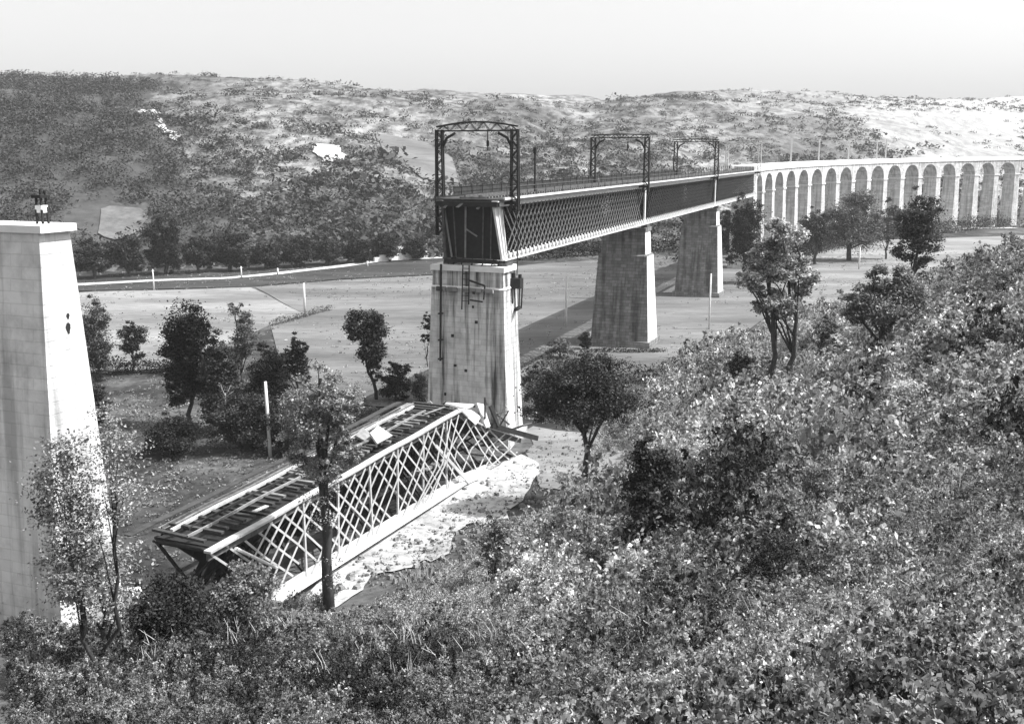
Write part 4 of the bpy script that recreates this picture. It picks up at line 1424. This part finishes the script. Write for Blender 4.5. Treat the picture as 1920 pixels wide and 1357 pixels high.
for (lab, cx_, y0_, y1_, w_, yb_, lf_, n_) in (
        ('loose pale sapling above the round white boulder', 1440, 770, 830, 50, 862, 'leaf_bright', 500),
        ('slender sapling at the top of the slope between the two-stemmed tree and the spreading tree', 1545, 600, 668, 52, 700, 'leaf_mid', 700),
        ('tall loose shrub halfway between the tall dark bush and the boulder', 1310, 820, 905, 80, 930, 'leaf_bright', 900),
        ('ragged grey sapling low on the right slope', 1530, 850, 950, 84, 975, 'leaf_scrub', 900),
        ('bushy sapling at the right edge of the slope', 1690, 700, 800, 90, 830, 'leaf_bright', 1000),
        ('feathery shrub standing at the edge of the undergrowth by the bare dirt', 930, 960, 1080, 80, 1100, 'leaf_scrub', 1000),
        ('low spreading shrub below the round-crowned tree', 1085, 960, 1050, 110, 1062, 'leaf_bright', 1100),
        ('dark spiky shrub at the bottom right of the slope', 1450, 1010, 1110, 110, 1125, 'leaf_dark', 1300),
        ('bright bushy shrub at the bottom centre of the slope', 1000, 1050, 1130, 120, 1140, 'leaf_bright', 1300),
        ('grey-leaved shrub left of the tall dark bush', 1130, 1000, 1090, 90, 1105, 'leaf_mid', 900)):
    ptree(lab, cx_, y0_, y1_, w_, yb_, lf_, n=n_, size=6.0 / pxm(hit(cx_, yb_)), name='sapling' if 'sapling' in lab else 'bush', cat='sapling' if 'sapling' in lab else 'bush', clump=.22)

# rough growth on the valley floor near the wreck
N = 24000
X = rs.uniform(-50, 40, N); Y = rs.uniform(58, 165, N)
S = sdist(TOE, X, Y)
q = proj(np.stack([X, Y, np.full(N, FLOOR)], 1))
rough = (q[:, 1] > 690 + 40 * rs.random(N)) & (S < 1.5)
a_ = fa[:2]; rel = np.stack([X, Y], 1) - a_
al = rel @ FD[:2]; ac = rel @ FN[:2]
rough &= ~((ac > -6.5) & (ac < 6.5) & (al > -9) & (al < 44))
rough &= rs.random(N) < .5 + .5 * wob(X, Y, .3, 9)
X, Y = X[rough], Y[rough]
P = np.stack([X, Y, terrain(X, Y)], 1)
scatter_bushes('rough_grass', 'rough dark grass and weeds on the valley floor', P, rs.uniform(.25, .7, len(X)), 10, M['leaf_scrub'], rs, size_f=.45, rz=.6)

# growth swallowing the left end of the wreck
N = 2600
X = rs.uniform(-26, -12, N); Y = rs.uniform(41, 58, N)
P = np.stack([X, Y, terrain(X, Y)], 1)
rel = np.stack([X, Y], 1) - a_; al = rel @ FD[:2]; ac = rel @ FN[:2]
k_ = (al < -4) | ((ac > .8) & (al < 3)) | (ac < -7)
P = P[k_]; R = rs.uniform(.5, 1.1, len(P)) * np.where(al[k_] < -7.6, 1.5, .8)
scatter_bushes('bramble_thicket', 'dark bramble thicket around the buried end of the fallen girder', P, R, 24, M['leaf_scrub'], rs, size_f=.22, rz=1.3)

# stones and tufts on the bare dirt
N = 1500
qx = rs.uniform(600, 1180, N); qy = rs.uniform(790, 1120, N)
mb = MB()
cnt = 0
for a_x, a_y in zip(qx, qy):
    p = ray(a_x, a_y) * (FLOOR / ray(a_x, a_y)[2])
    rel = p[:2] - a_; ac_ = rel @ FN[:2]; al_ = rel @ FD[:2]
    if not (.6 < ac_ < 9.5) or al_ < -6: continue
    z = float(terrain(p[0], p[1])); r_ = abs(rs.normal()) * .12 + .05
    v = [(p[0] + r_ * rs.uniform(.6, 1.2) * math.cos(t), p[1] + r_ * rs.uniform(.6, 1.2) * math.sin(t), z + .05) for t in (0, 1.6, 3.1, 4.7)]
    u = [(x + (p[0] - x) * .4, y + (p[1] - y) * .4, z + .1 + r_ * rs.uniform(.5, 1)) for x, y, _ in v]
    mb.hexa(v, u)
o = mb.build('rubble', M['stone_grey']); tag(o, 'loose stones scattered over the bright dirt beside the fallen girder', kind='stuff')
N = 2600
X = rs.uniform(-14, 14, N); Y = rs.uniform(58, 96, N)
rel = np.stack([X, Y], 1) - a_; ac = rel @ FN[:2]
S = sdist(TOE, X, Y)
kk_ = (ac > 1.0) & (S > -3.5 - 2.5 * wob(X, Y, .5, 3)) & (S < 6) & (rs.random(N) < .6)
X, Y = X[kk_], Y[kk_]
scatter_bushes('grass_tufts', 'grass tufts along the edge of the bright dirt', np.stack([X, Y, terrain(X, Y)], 1), rs.uniform(.15, .5, len(X)), 16, M['leaf_scrub'], rs, size_f=.42, rz=.9)

# leafy shrubs in front of the white tower
ptree('speckled leafy shrub climbing in front of the white tower', 152, 800, 1150, 110, 1130, 'leaf_bright', n=2300, size=.12, name='bush', cat='bush', bx=165, clump=.3, dist=27)
ptree('loose shrub with bright leaf tips right of the white tower', 240, 775, 1000, 120, 1120, 'leaf_bright', n=900, size=.11, name='bush', cat='bush', bx=215, clump=.3, dist=28)
ptree('low bright shrub left of the buried girder end', 200, 1000, 1130, 150, 1120, 'leaf_bright', n=1700, size=.13, name='bush', cat='bush', bx=200, clump=.3, dist=29)
ptree('low dark shrub in front of the buried girder end', 330, 1085, 1190, 190, 1120, 'leaf_dark', n=2600, size=.14, name='bush', cat='bush', bx=330, clump=.3, dist=31)
ptree('dark shrub between the foreground trunk and the buried girder end', 470, 1060, 1170, 130, 1120, 'leaf_scrub', n=1800, size=.14, name='bush', cat='bush', bx=470, clump=.3, dist=32)
# rough tufts over the fields and meadows
N = 30000
X = rs.uniform(-110, 140, N); Y = rs.uniform(95, 300, N)
S = sdist(TOE, X, Y); E_ = sdist(FAR, X, Y)
kk_ = (S < -1) & (E_ > 2) & (rs.random(N) < np.clip(.22 + .45 * wob(X, Y, .09, 14), .02, .8))
for (bs_) in (0, 1.3, 54.2, 108.8):
    c_ = bpt(bs_); kk_ &= np.hypot(X - c_[0], Y - c_[1]) > 6
X, Y = X[kk_], Y[kk_]
scatter_bushes('meadow_tufts', 'rough tufts and weeds scattered over the meadows', np.stack([X, Y, terrain(X, Y) + .1], 1), rs.uniform(.2, .55, len(X)), 7, M['leaf_scrub'], rs, size_f=.6, rz=.6)
hedge('dark growth behind the viaduct arches', None, 9.0, 8.0, 6000, 'leaf_dark', .9, wpts=np.array([(x, y, float(terrain(x, y))) for x, y in [(st_[0][0] - math.cos(st_[1]) * 16, st_[0][1] + math.sin(st_[1]) * 16) for st_ in stations[0:17]]]))
# tall dry stems
mb = MB()
for i in range(150):                                       # clumps of tall dry grass
    x, y = rs.uniform(-6, 24), rs.uniform(22, 60)
    if i % 4 == 0: x, y = rs.uniform(-16, -6), rs.uniform(28, 46)
    if sdist(TOE, x, y) < 4: continue
    for k in range(14):
        xx, yy = x + rs.normal() * .35, y + rs.normal() * .35
        z = float(terrain(xx, yy)); h = rs.uniform(.5, 1.15); lx, ly = rs.normal(size=2) * .25 * h
        r_ = .008 + .00022 * y
        mb.tube([(xx, yy, z), (xx + lx * .35, yy + ly * .35, z + h * .65), (xx + lx, yy + ly, z + h)], [r_, r_ * .8, r_ * .3], 3)
o = mb.build('dry_grass', M['stem']); tag(o, 'clumps of tall dry grass in the undergrowth', kind='stuff')

# ---------------------------------------------------------------- air
if HAZE > 0:
    mb = MB(); x0, x1, y0, y1, z0, z1 = -3600, 3600, -420, 6300, -900, 140
    mb.hexa([(x0, y0, z0), (x1, y0, z0), (x1, y1, z0), (x0, y1, z0)], [(x0, y0, z1), (x1, y0, z1), (x1, y1, z1), (x0, y1, z1)])
    hm = bpy.data.materials.new("haze"); hm.use_nodes = True
    n_ = hm.node_tree.nodes; n_.remove(n_["Principled BSDF"])
    pv = n_.new("ShaderNodeVolumePrincipled"); pv.inputs["Density"].default_value = HAZE; pv.inputs["Color"].default_value = (.95, .95, .95, 1)
    out = [x for x in n_ if x.type == 'OUTPUT_MATERIAL'][0]
    hm.node_tree.links.new(pv.outputs[0], out.inputs["Volume"])
    o = mb.build('haze', hm); tag(o, 'thin pale haze filling the valley air', kind='stuff')
